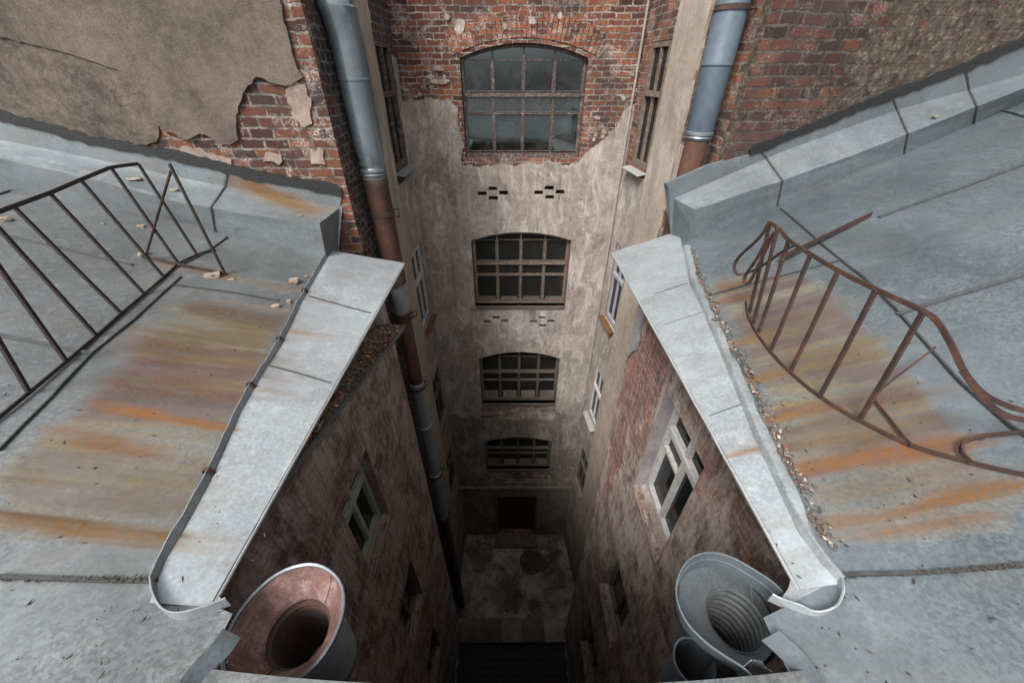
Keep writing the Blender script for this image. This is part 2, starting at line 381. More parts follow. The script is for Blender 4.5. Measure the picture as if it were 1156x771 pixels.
def mat_ground():
    N = NT('ground_concrete'); o = N.pos
    a = N.noise(o, .9, 8, .65, .5); b = N.noise(o, 6, 8, .75); g = N.noise(o, 40, 4, .8)
    col = N.mix(N.ramp(a, [(.42, 0), (.60, 1)]), (.085,.076,.066), (.30,.275,.245))
    col = N.mix(N.math('MULTIPLY', N.ramp(b, [(.5, 0), (.7, 1)]), .6), col, (.30,.275,.24))
    w = N.ramp(N.noise(N.map(o, loc=(3.1, 1.7, 0)), .8, 5, .55, .6), [(.55, 0), (.60, 1)])
    col = N.mix(N.math('MULTIPLY', w, .8), col, (.016,.014,.012))
    col = N.mix(N.math('MULTIPLY', N.ramp(g, [(.62, 0), (.72, 1)]), .5), col, (.26,.24,.21))
    return N.out(col, N.math('SUBTRACT', .92, N.math('MULTIPLY', w, .5)), 0, N.bump(N.math('ADD', b, N.math('MULTIPLY', g, .5)), .6, .02), .4)
def mat_leaf():
    N = NT('leaf_litter'); oi = N.new('ShaderNodeVertexColor'); oi.layer_name = 'col'
    return N.out(oi.outputs['Color'], .85)

M = dict(
    brick_far=mat_brick('brick_rear', .26, .092, [(0.0441,0.0192,0.0147), (0.1176,0.0367,0.0206), (0.1837,0.0551,0.0250), (0.2278,0.0918,0.0404)], soot=.85, white=.65, seed=1),
    brick_face=mat_brick('brick_face', .30, .113, [(0.0250,0.0112,0.0094), (0.0782,0.0237,0.0138), (0.1251,0.0375,0.0169), (0.1689,0.0657,0.0282)], soot=.6, white=.75, seed=2, cm=(0.1689,0.1470,0.1251), bump=1.0),
    brick_faceR=mat_brick('brick_face_dark', .30, .113, [(0.0175,0.0094,0.0076), (0.0526,0.0170,0.0100), (0.0851,0.0260,0.0125), (0.1301,0.0451,0.0175)], soot=.8, white=.22, seed=3, cm=(0.0751,0.0626,0.0500), smear=True),
    brick_soot=mat_brick('brick_sooty', .15, .108, [(0.0150,0.0120,0.0112), (0.0300,0.0180,0.0158), (0.0562,0.0210,0.0165), (0.1275,0.0360,0.0225)], soot=.5, white=.25, seed=4, cm=(0.1425,0.1275,0.1162)),
    brick_side=mat_brick('brick_side', .26, .098, [(.05,.026,.02), (.12,.042,.026), (.19,.062,.032), (.25,.10,.05)], soot=.7, white=.5, seed=6, cm=(.2,.17,.14)),
    brick_pale=mat_brick('brick_limewashed', .26, .092, [(.10,.065,.055), (.20,.14,.12), (.36,.30,.27), (.50,.45,.41)], soot=.35, white=1.0, seed=7, cm=(.20,.18,.16)),
    eroded_raw=mat_eroded('eroded_raw_brick', 9, 1.2, .54),
    eroded_l=mat_eroded('eroded_brick_left', 1, 1.0, .478), eroded_r=mat_eroded('eroded_brick_right', 5, .95, .485),
    brick_red=mat_brick('brick_raw_red', .20, .085, [(0.0864,0.0288,0.0180), (0.1728,0.0468,0.0230), (0.2376,0.0720,0.0288), (0.2736,0.1224,0.0648)], soot=.3, white=1.0, seed=9, cm=(0.2160,0.1728,0.1440), bump=1.0),
    pl_face=mat_plaster('plaster_face', (0.1278,0.1007,0.0759), (0.0464,0.0356,0.0263), (0.2013,0.1665,0.1317), seed=1, grain=1.5, streak=.25),
    pl_coat=mat_plaster('plaster_base_coat', (0.1000,0.0760,0.0560), (0.0256,0.0192,0.0144), (0.2880,0.2480,0.2080), seed=2, grain=1.6, streak=.25),
    pl_far=mat_plaster('plaster_rear', (0.2903,0.2451,0.2052), (0.1201,0.0980,0.0820), (0.4604,0.4204,0.3753), seed=3, grain=1.2, streak=.45, white=.9),
    pl_far_dark=mat_plaster('plaster_rear_dark', (0.1955,0.1667,0.1403), (0.0747,0.0621,0.0529), (0.3795,0.3392,0.2990), seed=14, grain=1.2, streak=.5, white=.6),
    pl_lime=mat_plaster('plaster_lime', (0.2700,0.2052,0.1674), (0.1296,0.0918,0.0702), (0.4320,0.3672,0.3132), seed=15, grain=1.5, streak=.1),
    pl_low=mat_plaster('plaster_damp', (0.1860,0.1560,0.1296), (0.0720,0.0600,0.0516), (0.3120,0.2760,0.2400), seed=4, grain=.7, streak=.7, white=.3),
    pl_pier=mat_plaster('plaster_pier', (0.3238,0.2675,0.2112), (0.2042,0.1654,0.1302), (0.4224,0.3661,0.3098), seed=5, grain=1.4, streak=.25, white=.55),
    pl_smear=mat_plaster('mortar_smear', (.145,.118,.085), (.05,.042,.032), (.40,.36,.30), seed=6, grain=1.4, streak=.3, white=.6),
    pl_wing=mat_plaster('plaster_wing', (.22,.175,.155), (.10,.075,.065), (.36,.31,.29), seed=8, grain=.9, streak=.6, white=.4),
    pl_purple=mat_plaster('plaster_lilac', (.27,.245,.26), (.15,.13,.13), (.36,.33,.34), seed=9, grain=.5, streak=.5),
    roof_l=mat_metal('roof_sheet', (0.1067,0.1164,0.1190), .42, .44, .40, True, .75, .60, 1),
    roof_r=mat_metal('roof_sheet_blue', (0.0945,0.1127,0.1222), .40, .40, .45, True, .62, .50, 2),
    eave=mat_metal('eave_sheet', (0.2737,0.2959,0.3070), .30, .36, .45, True, .44, .60, 3),
    cap=mat_metal('cap_sheet', (0.1256,0.1410,0.1501), .35, .42, .45, True, .45, .50, 4),
    zinc=mat_metal('zinc', (0.1184,0.1344,0.1472), .30, .38, .5, False, .45, .50, 5),
    zincb=mat_metal('pipe_zinc', (.15,.178,.197), .28, .30, .62, False, .18, .25, 6),
    zinc_dull=mat_metal('zinc_dull', (0.1024,0.1088,0.1120), .4, .55, .35, False, .5, .7, 7),
    pipe_blue=mat_plain('pipe_blue_grey', (0.0471,0.0647,0.0798), .55, .25, 8, .2),
    seam=mat_plain('seam_dark', (0.0270,0.0282,0.0288), .7, .5, 20),
    seam_grey=mat_plain('seam_grey', (0.0340,0.0368,0.0384), .6, .4, 14),
    tar=mat_plain('tar', (0.0081,0.0081,0.0086), .65, .5, 30, 1.0),
    rust=mat_rust('rust'), rust_dark=mat_rust('rust_dark', ((0.0153,0.0102,0.0093), (0.0298,0.0170,0.0136), (0.0723,0.0289,0.0170))),
    rust_pipe=mat_rust('rust_pipe', ((0.0224,0.0140,0.0128), (0.0542,0.0255,0.0179), (0.0956,0.0382,0.0191)), .8, .4, 4),
    rust_pink=mat_rust('rust_primer', ((0.0360,0.0192,0.0160), (0.1080,0.0560,0.0480), (0.2160,0.1600,0.1440)), .75, .6, 7),
    rail_dark=mat_rust('rail_iron', ((0.0119,0.0102,0.0110), (0.0187,0.0136,0.0127), (0.0425,0.0204,0.0153)), .6, .3, 9),
    frame_brown=mat_paint('frame_brown', (.045,.028,.024), .75, (.20,.17,.145), sc=22),
    frame_grey=mat_paint('frame_grey', (0.1013,0.0759,0.0587), .5, (0.2430,0.2025,0.1721)),
    frame_dim=mat_paint('frame_dim', (0.0936,0.0780,0.0663), .6, (0.0390,0.0312,0.0265)),
    frame_white=mat_paint('frame_white', (0.3410,0.3348,0.3224), .45, (0.0992,0.0806,0.0682)),
    frame_lilac=mat_paint('frame_lilac', (0.2210,0.2145,0.2405), .3, (0.1300,0.1105,0.0975)),
    frame_green=mat_paint('frame_olive', (0.2550,0.2635,0.2125), .5, (0.1020,0.0850,0.0680)),
    glass=mat_glass('glass_sky', (.009,.013,.016), .5), glass_dark=mat_glass('glass_dark', (.007,.008,.008), .25), glass_dusty=mat_glass('glass_dusty', (.011,.011,.010), .6), glass_clear=mat_clear('glass_clear'), board=mat_paint('pale_reflection', (.62,.62,.60), .25, (.3,.28,.25)),
    well=mat_plain('well_cover', (.055,.049,.042), .8, .6, 5, .6),
    upstand=mat_metal('upstand_sheet', (.20,.215,.225), .3, .45, .35, False, .5, .5, 11),
    lime=mat_plaster('lime_wash', (.33,.30,.27), (.15,.125,.105), (.50,.47,.435), seed=17, grain=1.4, streak=.7, white=1.0),
    throat_dark=mat_plain('throat_dark', (.045,.048,.05), .6, .5, 9),
    sill=mat_metal('sill_sheet', (0.2400,0.2400,0.2400), .4, .5, .3, False, .5, .5, 9), sill_pale=mat_metal('sill_pale', (0.2880,0.2880,0.2840), .2, .5, .3, False, .3, .2, 10),
    sill_rust=mat_rust('sill_rust', ((0.0420,0.0175,0.0087), (0.0840,0.0350,0.0123), (0.1155,0.0560,0.0210)), .8, .3),
    concrete=mat_plaster('concrete', (.14,.13,.115), (.06,.055,.05), (.24,.22,.20), seed=11, grain=.8, streak=.2),
    door=mat_paint('door_red_brown', (0.0513,0.0160,0.0137), .4, (0.0171,0.0114,0.0114)),
    wood=mat_plain('wet_wood', (.022,.017,.014), .7, .6, 7, .6),
    iron=mat_plain('cast_iron', (.16,.15,.135), .75, .35, 14),
    chunk=mat_plaster('plaster_lump', (0.2550,0.2082,0.1573), (0.1360,0.1020,0.0765), (0.3570,0.3145,0.2635), seed=13, grain=1.0, streak=.1),
    ground=mat_ground(), leaf=mat_leaf(), cable=mat_plain('cable', (.20,.18,.16), .7),
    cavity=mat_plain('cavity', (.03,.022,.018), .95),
)

# ------------------------------------------------------------------ setting: ground
g = MB()
g.add([(-400,-400,-H), (400,-400,-H), (400,400,-H), (-400,400,-H)], [(0,1,2,3)])
tag(g.build('ground', M['ground']), None, None, None, 'structure')

# ------------------------------------------------------------------ windows
def arc(a0, a1, zs, rise, n=14):
    w = a1-a0
    if rise <= 0: return [(a0, zs), (a1, zs)]
    R = (w*w/4+rise*rise)/(2*rise); zc = zs+rise-R; am = (a0+a1)/2
    return [(a0+w*i/n, zc+math.sqrt(max(0, R*R-(a0+w*i/n-am)**2))) for i in range(n+1)]
def opening(a0, a1, z0, z1, rise=0): return [(a0, z0), (a1, z0)]+arc(a0, a1, z1, rise)[::-1]
def window(wall, parent, a0, a1, z0, z1, rise, c, cols, rows, fm, gm, fw=.06, thick=.09, transom=None, extra=None, inner=None):
    """outer frame + mullions (one mesh) with its panes as a child; c = depth of the frame's back behind the wall face"""
    if a0 > a1: a0, a1 = a1, a0
    f = MB(); cb, cf = -c, -c+thick
    f.wbox(wall, a0, a0+fw, z0, z1, cb, cf); f.wbox(wall, a1-fw, a1, z0, z1, cb, cf)
    f.wbox(wall, a0+fw, a1-fw, z0, z0+fw*1.3, cb, cf-.004)
    outer = arc(a0, a1, z1, rise)
    if rise > 0:
        inn = arc(a0+fw, a1-fw, z1-.0, max(.02, rise-fw*.5))
        inn = [(x, z-fw*.55) for x, z in inn]
        f.rings([[wall.pt(p[0], p[1], cb), wall.pt(p[0], p[1], cf+.003), wall.pt(q[0], q[1], cf+.003), wall.pt(q[0], q[1], cb)] for p, q in zip(outer, inn)], True, True)
    else: f.wbox(wall, a0+fw, a1-fw, z1-fw, z1, cb, cf-.004)
    def ztop(a): return pl(outer, a)-fw*.6 if rise > 0 else z1-fw*.6
    for k in range(1, cols):
        a = a0+(a1-a0)*k/cols; m = fw*.34
        f.wbox(wall, a-m, a+m, z0+fw, ztop(a), cb+.01, cf-.012)
    for z, m in rows: f.wbox(wall, a0+fw*.8, a1-fw*.8, z-m, z+m, cb+.012, cf+(-.008 if m < .03 else .012))
    if inner:
        for k in range(cols):
            b0, b1 = a0+(a1-a0)*k/cols+fw*.5, a0+(a1-a0)*(k+1)/cols-fw*.5
            if k == 0: b0 += fw*.45
            if k == cols-1: b1 -= fw*.45
            t = .013
            for (y0, y1) in inner:
                f.wbox(wall, b0, b0+t, y0, y1, cb+.016, cf-.022); f.wbox(wall, b1-t, b1, y0, y1, cb+.016, cf-.022)
                f.wbox(wall, b0+t, b1-t, y0, y0+t, cb+.016, cf-.024); f.wbox(wall, b0+t, b1-t, y1-t, y1, cb+.016, cf-.024)
    if extra: extra(f, cb, cf)
    fo = f.build('window', fm, parent)
    g = MB(); g.fill(wall, [opening(a0+.012, a1-.012, z0+.012, z1-.012, max(0, rise-.01))], cb+.022, cb+.034)
    g.build('pane', gm, fo)
    return fo

# ------------------------------------------------------------------ rear building
TOP = 1.75
rear = thing('brick_building', (0.2, D, -H), 'tall rear brick building with four arched windows stacked above a dark red door', 'building')
AX = .22
fw_ = [(-1.47, .21, .22), (-5.06, -3.27, .20), (-8.73, -6.88, .25), (-12.26, -10.66, .24)]
hw = 1.19
holes = [opening(AX-hw, AX+hw, z0, zs, r) for z0, zs, r in fw_]
door = [FAR.px(563, 602), FAR.px(603, 602), FAR.px(603, 561), FAR.px(563, 561)]
door = [(door[0][0], -H+.05), (door[1][0], -H+.05), (door[1][0], door[2][1]), (door[0][0], door[2][1])]
vents = []
for cx, cy in ((556.5, 217.5), (620, 216.5), (560, 361.5), (612, 362)):
    for dx, dy in ((-12, 1), (12, 0), (0, -5.5), (0.5, 7)):
        if (cx, dx) == (560, 0.5): continue
        k = 1 if cy < 300 else .82
        a, z = FAR.px(cx+dx*k, cy+dy*k*.85); e = random.uniform(-.012, .012)
        vents.append([(a-.095+e, z-.042), (a+.095, z-.045+e), (a+.092-e, z+.042), (a-.095, z+.043)])
w = MB(); w.fill(FAR, [[(-3.2, -H-.3), (3.6, -H-.3), (3.6, TOP), (-3.2, TOP)]]+holes+[door]+vents, -.55, 0)
w.build('wall', M['brick_far'], rear)
b = MB(); b.box((.2, D+.75, (TOP-H)/2), (6.8, .3, H+TOP-.1)); b.build('inner_wall', M['cavity'], rear)
b = MB(); b.box((.2, D+2.9, TOP+.05), (7.6, 6.6, .22)); b.build('roof', M['zinc_dull'], rear)
# brick relieving arches over the windows
for (z0, zs, r), n in zip(fw_[:1], (31,)):
    a = MB(); pts = arc(AX-hw-.12, AX+hw+.12, zs+.03, r+.03, 62)
    w_ = 2*hw+.24; R = (w_*w_/4+(r+.03)**2)/(2*(r+.03)); zc = zs+.03+r+.03-R
    for i in range(n):
        ang = (i-(n-1)/2)/n*2*math.asin((w_/2)/R)
        dx, dz = math.sin(ang), math.cos(ang); L = .36+random.uniform(-.02, .02)
        c0 = Vector((AX+dx*(R+.015), zc+dz*(R+.015))); tx = Vector((dz, -dx))*(w_/n*.43)
        q = [c0-tx, c0+tx, c0+tx*1.06+Vector((dx, dz))*L, c0-tx*1.06+Vector((dx, dz))*L]
        pr = random.uniform(.008, .022)
        a.hexa([FAR.pt(p[0], p[1], -.02) for p in q]+[FAR.pt(p[0], p[1], pr) for p in q])
    a.build('window_arch', M['brick_raw'] if 'brick_raw' in M else M['brick_red'], rear)
# plaster coat
up = [(463,118),(470,114),(484,110),(505,111),(517,122),(520,150),(521,176),(521,187),(540,189),(562,186),(580,188),(596,183),(608,186),(620,181),(636,187),(652,185),(668,168),(682,158),(694,146),(702,130),(707,122),(715,112)]
poly = [FAR.px(x, y) for x, y in up]
zb = FAR.px(580, 549)[1]
poly[0] = (-2.6, poly[0][1]); poly[-1] = (3.0, poly[-1][1])
edge = jag(jag(poly, .06, .16, 3, False), .022, .045, 8, False)
zm = -9.35
cut = jag([(3.0, zm-.2), (1.2, zm+.25), (-1.0, zm-.1), (-2.6, zm+.2)], .10, .14, 44, False)
loop = edge+cut
def ragged(x0, x1, y0, y1, seed): return jag([FAR.px(x0, y0), FAR.px(x1, y0), FAR.px(x1, y1), FAR.px(x0, y1)], .05, .10, seed)
grow = lambda o, e: [(AX+(a-AX)*(1+e), z+(.02 if z > o[0][1]+.5 else -.035)) for a, z in o]
ph = [grow(o, .012) for o in holes[1:]]
patches = [ragged(548, 628, 346.5, 351.5, 11), ragged(543, 627, 458, 473, 12), ragged(546, 623, 532, 544, 13)]
p_ = MB(); p_.fill(FAR, [loop]+ph[:2]+vents+patches[:2], .001, .030); p_.build('plaster', M['pl_far'], rear)
p_ = MB(); p_.fill(FAR, [cut[::-1]+[Vector((3.0, zb)), Vector((-2.6, zb))]]+ph[2:]+patches[2:], .001, .024); p_.build('lower_plaster', M['pl_far_dark'], rear)  # lower sheet has a darker plaster colour than the upper one
for q in patches:
    bp = MB(); bp.fill(FAR, [q], -.004, .006); bp.build('exposed_brick', M['brick_pale'], rear)
lw_ = jag([FAR.px(x, y) for x, y in ((541, 347.5), (633, 347.5), (635, 366), (626, 382), (608, 375), (592, 387), (574, 377), (560, 386), (543, 376))], .035, .10, 71)
q = MB(); q.fill(FAR, [lw_]+vents[8:], .0305, .034); q.build('lime_wash', M['lime'], rear)
lo = jag([(-2.6, zb-.09), (3.0, zb-.09), (3.0, -H), (-2.6, -H)], .0, .5, 4)
dl = [(door[0][0]-.06, door[0][1]-.02), (door[1][0]+.06, door[1][1]-.02), (door[2][0]+.06, door[2][1]+.1), (door[3][0]-.06, door[3][1]+.1)]
rec = [FAR.px(617, 583), FAR.px(639, 583), FAR.px(639, 561), FAR.px(617, 561)]
lr = [FAR.px(527, 580), FAR.px(548, 588), FAR.px(556, 562), FAR.px(530, 558)]
p_ = MB(); p_.fill(FAR, [[(-2.6, zb-.09), (3.0, zb-.09), (3.0, -H), (-2.6, -H)], dl], .001, .035); p_.build('plinth', M['pl_low'], rear)
p_ = MB(); p_.fill(FAR, [jag([(-2.6, zb-.10), (3.0, zb-.10), (3.0, zb+.06), (-2.6, zb+.06)], .012, .15, 5)], .002, .11); p_.build('string_course', M['pl_low'], rear)
# loose mortar scraps stuck round the top window
for x0, y0, sx, sy, sd in ((519, 30, 13, 22, 1), (601, 24, 9, 11, 2), (497, 92, 26, 8, 3), (494, 78, 14, 7, 4), (632, 18, 6, 10, 5), (505, 20, 8, 8, 6), (570, 30, 5, 9, 7)):
    q = [FAR.px(x0+sx*.5*math.cos(t)*random.Random(sd*9+i).uniform(.6, 1.1), y0+sy*.5*math.sin(t)*random.Random(sd*7+i).uniform(.6, 1.1)) for i, t in enumerate([k*.449 for k in range(14)])]
    sc = MB(); sc.fill(FAR, [q], .001, .024); sc.build('mortar_patch', M['pl_far'], rear)
rp_ = random.Random(12)
for i in range(26):
    j = rp_.choice([0, 1, 2, 3, 4, 5, -1, -2, -3, -4, -5, -6]); bx, by = up[j]; bx += rp_.uniform(-8, 10); by -= rp_.uniform(3, 40)*rp_.random()+3
    r1, r2 = rp_.uniform(1.5, 5.5), rp_.uniform(1.2, 3.6)
    if 512 < bx < 668: continue
    q = [FAR.px(bx+r1*math.cos(k*.483)*rp_.uniform(.55, 1.2), by+r2*math.sin(k*.483)*rp_.uniform(.55, 1.2)) for k in range(13)]
    sc = MB(); sc.fill(FAR, [q], .001, .016); sc.build('mortar_patch', M['pl_far'], rear)
def ex1(f, cb, cf):
    b0 = AX-hw+2*hw/4+.05; b1 = AX-hw+4*hw/4-.06
    for q in ((b0, b1, -.60, -.555), (b0, b1, -.93, -.885), (b0, b0+.035, -.885, -.60), (b1-.035, b1, -.885, -.60)):
        f.wbox(FAR, *q, cb+.03, cf+.006)
for i, (z0, zs, r) in enumerate(fw_):
    zt = zs+r; tr = z0+(zt-z0)*.585; sm = z0+(zt-z0)*.42
    fm = M['frame_brown'] if i == 0 else M['frame_grey'] if i == 1 else M['frame_dim']
    fo = window(FAR, rear, AX-hw+.01, AX+hw-.01, z0+.01, zs, r-.01, .20, 4, [(tr, .030), (sm, .011)], fm, M['glass_clear'] if i == 0 else M['glass_dusty'],
                fw=.046 if i == 0 else .055, inner=[(z0+.11, sm-.02), (sm+.02, tr-.05), (tr+.05, zs-.02)])
    s = MB(); s.hexa([FAR.pt(a, z, c) for z in (z0-.10, z0) for a, c in ((AX-hw, -.14), (AX+hw, -.14), (AX+hw, .05), (AX-hw, .05))]) if i else s.wbox(FAR, AX-hw+.02, AX+hw-.02, z0-.0, z0+.09, -.10, -.02)
    s.build('sill', M['frame_brown'] if i == 0 else M['frame_dim'], fo)
    if i == 1:
        s = MB()
        for k in range(4):
            b0 = AX-hw+2*hw*k/4+.08; s.wbox(FAR, b0, b0+.44, z0+.115, z0+.20, -.16, -.150)
        s.build('pane_backing', M['frame_dim'], fo)
    if i >= 2:
        s = MB()
        for k in range(4):
            b0 = AX-hw+2*hw*k/4+.08; s.wbox(FAR, b0, b0+.44, z0+.115, z0+.42, -.16, -.150)
        s.build('pane_backing', M['pl_low'], fo)
for a, z, ang, wd, ht, lab in ((AX+.50, -1.12, .62, .52, .62, 'pale added board imitating a reflection in the third pane column of the topmost arched window'), (AX+1.02, -1.05, -.5, .5, .55, 'pale added board imitating an opposite-slanting reflection in the last pane column of the topmost arched window'), (AX-.62, -1.25, .06, .9, .25, 'low pale added panel imitating a reflection in the left half of the topmost arched window')):
    ca, sa = math.cos(ang), math.sin(ang); q = MB(); cc = FAR.pt(a, z+.3, -.36)
    q.box(cc, (wd, .02, ht), (ca, 0, -sa), (0, 1, 0), (sa, 0, ca)); top_mesh(q, 'reflection_board', M['board'], (cc.x, cc.y, z), lab, 'board')  # added pale boards imitate slanting roof reflections in the glass
d0, d1 = door[0][0], door[1][0]
dm = MB(); dm.wbox(FAR, d0, d1, -H+.05, door[2][1], -.30, -.24)
dm.wbox(FAR, d0, d0+.08, -H+.05, door[2][1], -.24, -.16); dm.wbox(FAR, d1-.08, d1, -H+.05, door[2][1], -.24, -.16); dm.wbox(FAR, d0+.08, d1-.08, door[2][1]-.09, door[2][1], -.24, -.162)
for k in range(1, 5): a = d0+(d1-d0)*k/5; dm.wbox(FAR, a-.006, a+.006, -H+.07, door[2][1]-.1, -.24, -.225)
do = dm.build('door', M['door'], rear)
hm = MB(); hm.tube([FAR.pt(d1-.2, -H+1.1, -.24), FAR.pt(d1-.2, -H+1.1, -.17), FAR.pt(d1-.33, -H+1.1, -.17)], .016, 8); hm.build('handle', M['iron'], do)

# ------------------------------------------------------------------ tall side buildings
def side_building(root, S, Fc, brick_s, brick_f, wins, Lf):
    LEN = (Vector((0, D, 0))-S.O).dot(S.d)+.3
    hs = [opening(a0, a1, z0, z1, 0) for a0, a1, z0, z1, *_ in wins]
    q = MB(); q.fill(S, [[(.10, -H-.3), (LEN, -H-.3), (LEN, TOP), (.10, TOP)]]+hs, -.45, 0); q.build('side_wall', brick_s, root)
    q = MB(); q.fill(Fc, [[(0.002, -4.4), (Lf, -4.4), (Lf, TOP+.006), (0.002, TOP+.006)]], -.13, 0); q.build('front_wall', brick_f, root)
left = thing('brick_building', (-2.6, 6.5, -H), 'left tall building with a broad plaster patch over red brick and a sooty corner', 'building')
right = thing('brick_building', (3.0, 6.5, -H), 'right tall building of dark rough brick smeared with mortar', 'building')
fz = [0, -3.6, -7.2, -10.8]
lw = [(2.22, 3.12, -1.50+z, .42+z) for z in fz]
rw = [(2.24, 3.02, -1.50+z, .42+z) for z in fz]+[(.72, 1.18, -.85, .62)]
side_building(left, LS, LF, M['brick_soot'], M['brick_face'], lw, 11)
side_building(right, RS, RF, M['brick_side'], M['brick_faceR'], rw, 11)
for root, S, sg, lst in ((left, LS, 1, lw), (right, RS, -1, rw)):
    for i, (a0, a1, z0, z1) in enumerate(lst):
        fm = (M['frame_brown'], M['frame_white'], M['frame_dim'], M['frame_dim'])[i % 4] if sg > 0 else (M['frame_grey'], M['frame_lilac'], M['frame_white'], M['frame_dim'], M['frame_brown'])[i]
        fo = window(S, root, a0+.01, a1-.01, z0+.01, z1-.01, 0, .09, 2 if i < 4 else 1, [(z0+(z1-z0)*.62, .04)], fm, M['glass_dark'], fw=.07)
        if i < 4:
            sm = MB(); sm.hexa([S.pt(a, z, c) for (a, z, c) in ((a0-.02, z0-.04, -.1), (a1+.04, z0-.04, -.1), (a1+.04, z0-.09, .17), (a0-.02, z0-.09, .17), (a0-.02, z0-.025, -.1), (a1+.04, z0-.025, -.1), (a1+.04, z0-.075, .17), (a0-.02, z0-.075, .17))])
            sm.build('sill', (M['sill'], M['sill_rust'], M['frame_dim'], M['frame_dim'])[i] if sg > 0 else (M['sill_pale'], M['sill_rust'], M['sill_pale'], M['frame_dim'])[i], fo)
    q = MB(); q.box((sg*-3.1 if sg > 0 else 3.35, 7.0, (TOP-H)/2), (.3, 3.0, H+TOP-.2)); q.build('inner_wall', M['cavity'], root)
    cx = -7.4 if sg > 0 else 7.9
    q = MB(); q.box((cx, 9.6 if sg < 0 else 8.4, TOP+.09), (10.6, 6.2, .18)); q.build('roof', M['zinc_dull'], root)
# plaster on the side walls: piers and full coat below
def coat(S, root, loops, c, mat, name='plaster', seed=0, amp=.035):
    q = MB(); q.fill(S, [jag(loops[0], amp, .12, seed)]+loops[1:], .0015, c); return q.build(name, mat, root)
pm = [(a0-.02, a1+.02, z0-.02, z1+.02) for a0, a1, z0, z1 in lw]
pm_loops = [[(a0, z0), (a1, z0), (a1, z1), (a0, z1)] for a0, a1, z0, z1 in pm]
coat(LS, left, [[(1.30, .35), (1.42, .0), (1.50, .55), (1.80, 1.6), (2.1, 1.7), (2.16, .8), (2.17, -H), (1.12, -H), (1.10, -2.0)]], .035, M['pl_pier'], 'pier', 5)
coat(LS, left, [[(2.19, -1.75), (3.36, -1.7), (3.36, -H), (2.19, -H)]]+[pm_loops[k] for k in (1, 2, 3)], .03, M['pl_far'], 'plaster', 6, .0)
coat(LS, left, [[(3.16, -1.6), (3.36, -1.6), (3.36, .2), (3.14, .25)]], .025, M['pl_far'], 'plaster', 16, .03)
rm_loops = [[(a0-.02, z0-.02), (a1+.02, z0-.02), (a1+.02, z1+.02), (a0-.02, z1+.02)] for a0, a1, z0, z1 in rw]
coat(RS, right, [[(1.22, TOP-.02), (2.14, TOP-.02), (2.16, -H), (1.20, -H)]], .045, M['pl_pier'], 'pier', 7, .018)
coat(RS, right, [[(2.18, -1.65), (3.32, -1.6), (3.32, -H), (2.18, -H)]]+[rm_loops[k] for k in (1, 2, 3)], .03, M['pl_far'], 'plaster', 8, .0)
coat(RS, right, [[(.62, -.9), (1.19, -.9), (1.19, -1.55), (.66, -1.5)]], .03, M['pl_pier'], 'plaster', 9, .02)
coat(RS, right, [[(.5, -2.2), (1.19, -2.2), (1.19, -H), (.5, -H)]], .04, M['pl_wing'], 'plaster', 10, .02)
# plaster on the two walls facing the roofs
top_l = [(-260,-60),(317,-60),(317,0),(322,26),(328,45),(331,60),(337,78),(344,87),(336,92),(324,97),(306,93),(291,87),(276,106),(268,130),(271,158),(262,163),(249,162),(238,154),(226,151),(212,158),(198,150),(184,146),(176,130),(168,108),(150,88),(136,79),(110,70),(60,56),(0,42),(-260,-10)]
q = MB(); q.fill(LF, [jag([LF.px(x, y) for x, y in top_l], .016, .05, 31)], .001, .036); q.build('plaster', M['pl_face'], left)
low_l = [(-260,-20),(0,24),(60,38),(110,52),(146,62),(165,78),(180,96),(186,125),(181,148),(178,160),(160,163),(120,158),(60,144),(0,129),(-260,64)]
q = MB(); q.fill(LF, [jag([LF.px(x, y) for x, y in low_l], .02, .06, 32)], .001, .020); q.build('base_coat', M['pl_coat'], left)
for pts, sd in (([(328,92),(345,95),(352,120),(353,140),(340,143),(330,128),(325,110)], 1), ([(350,168),(366,170),(368,186),(352,185)], 2), ([(205,165),(240,172),(262,180),(262,190),(240,187),(200,176)], 3), ([(300,172),(318,176),(316,186),(298,182)], 4)):
    q = MB(); q.fill(LF, [jag([LF.px(x, y) for x, y in pts], .03, .05, sd)], .001, .018); q.build('mortar_patch', M['pl_lime'], left)

# ------------------------------------------------------------------ roofs
STL = [  # stains: (x0,y0,x1,y1,halfwidth px,colour,alpha)
 (120,462,262,484,5,(.52,.22,.02),1.0),(108,455,170,465,5,(.50,.21,.03),.95),(150,395,320,425,14,(.22,.105,.085),.7),(180,380,300,400,14,(.24,.16,.12),.6),
 (200,432,290,446,12,(.30,.13,.10),.6),(130,428,235,442,13,(.21,.115,.095),.65),(60,486,175,510,9,(.36,.15,.08),.75),(80,500,160,512,5,(.40,.20,.13),.6),
 (0,578,205,604,5,(.17,.085,.04),.95),(0,590,190,612,11,(.36,.20,.07),.85),(205,604,262,606,8,(.33,.22,.08),.6),(215,622,250,620,9,(.36,.25,.10),.5),
 (0,545,200,570,20,(.33,.27,.17),.55),(60,520,230,545,22,(.34,.28,.20),.45),(210,350,320,372,16,(.24,.185,.13),.55),(165,372,310,395,14,(.25,.19,.14),.5),
 (330,372,372,380,2.5,(.45,.28,.10),.7),(345,338,395,346,2,(.42,.24,.08),.75),(298,440,330,446,3,(.40,.30,.14),.6),(255,513,300,520,4,(.36,.26,.15),.5),
 (255,312,330,328,5,(.36,.24,.14),.6),(185,300,250,312,6,(.36,.18,.09),.7)]
RGL = ([(215,338),(165,385),(90,455),(0,530),(0,615),(190,615),(212,590),(255,495),(315,375),(330,345)], (.235,.185,.14), .76)
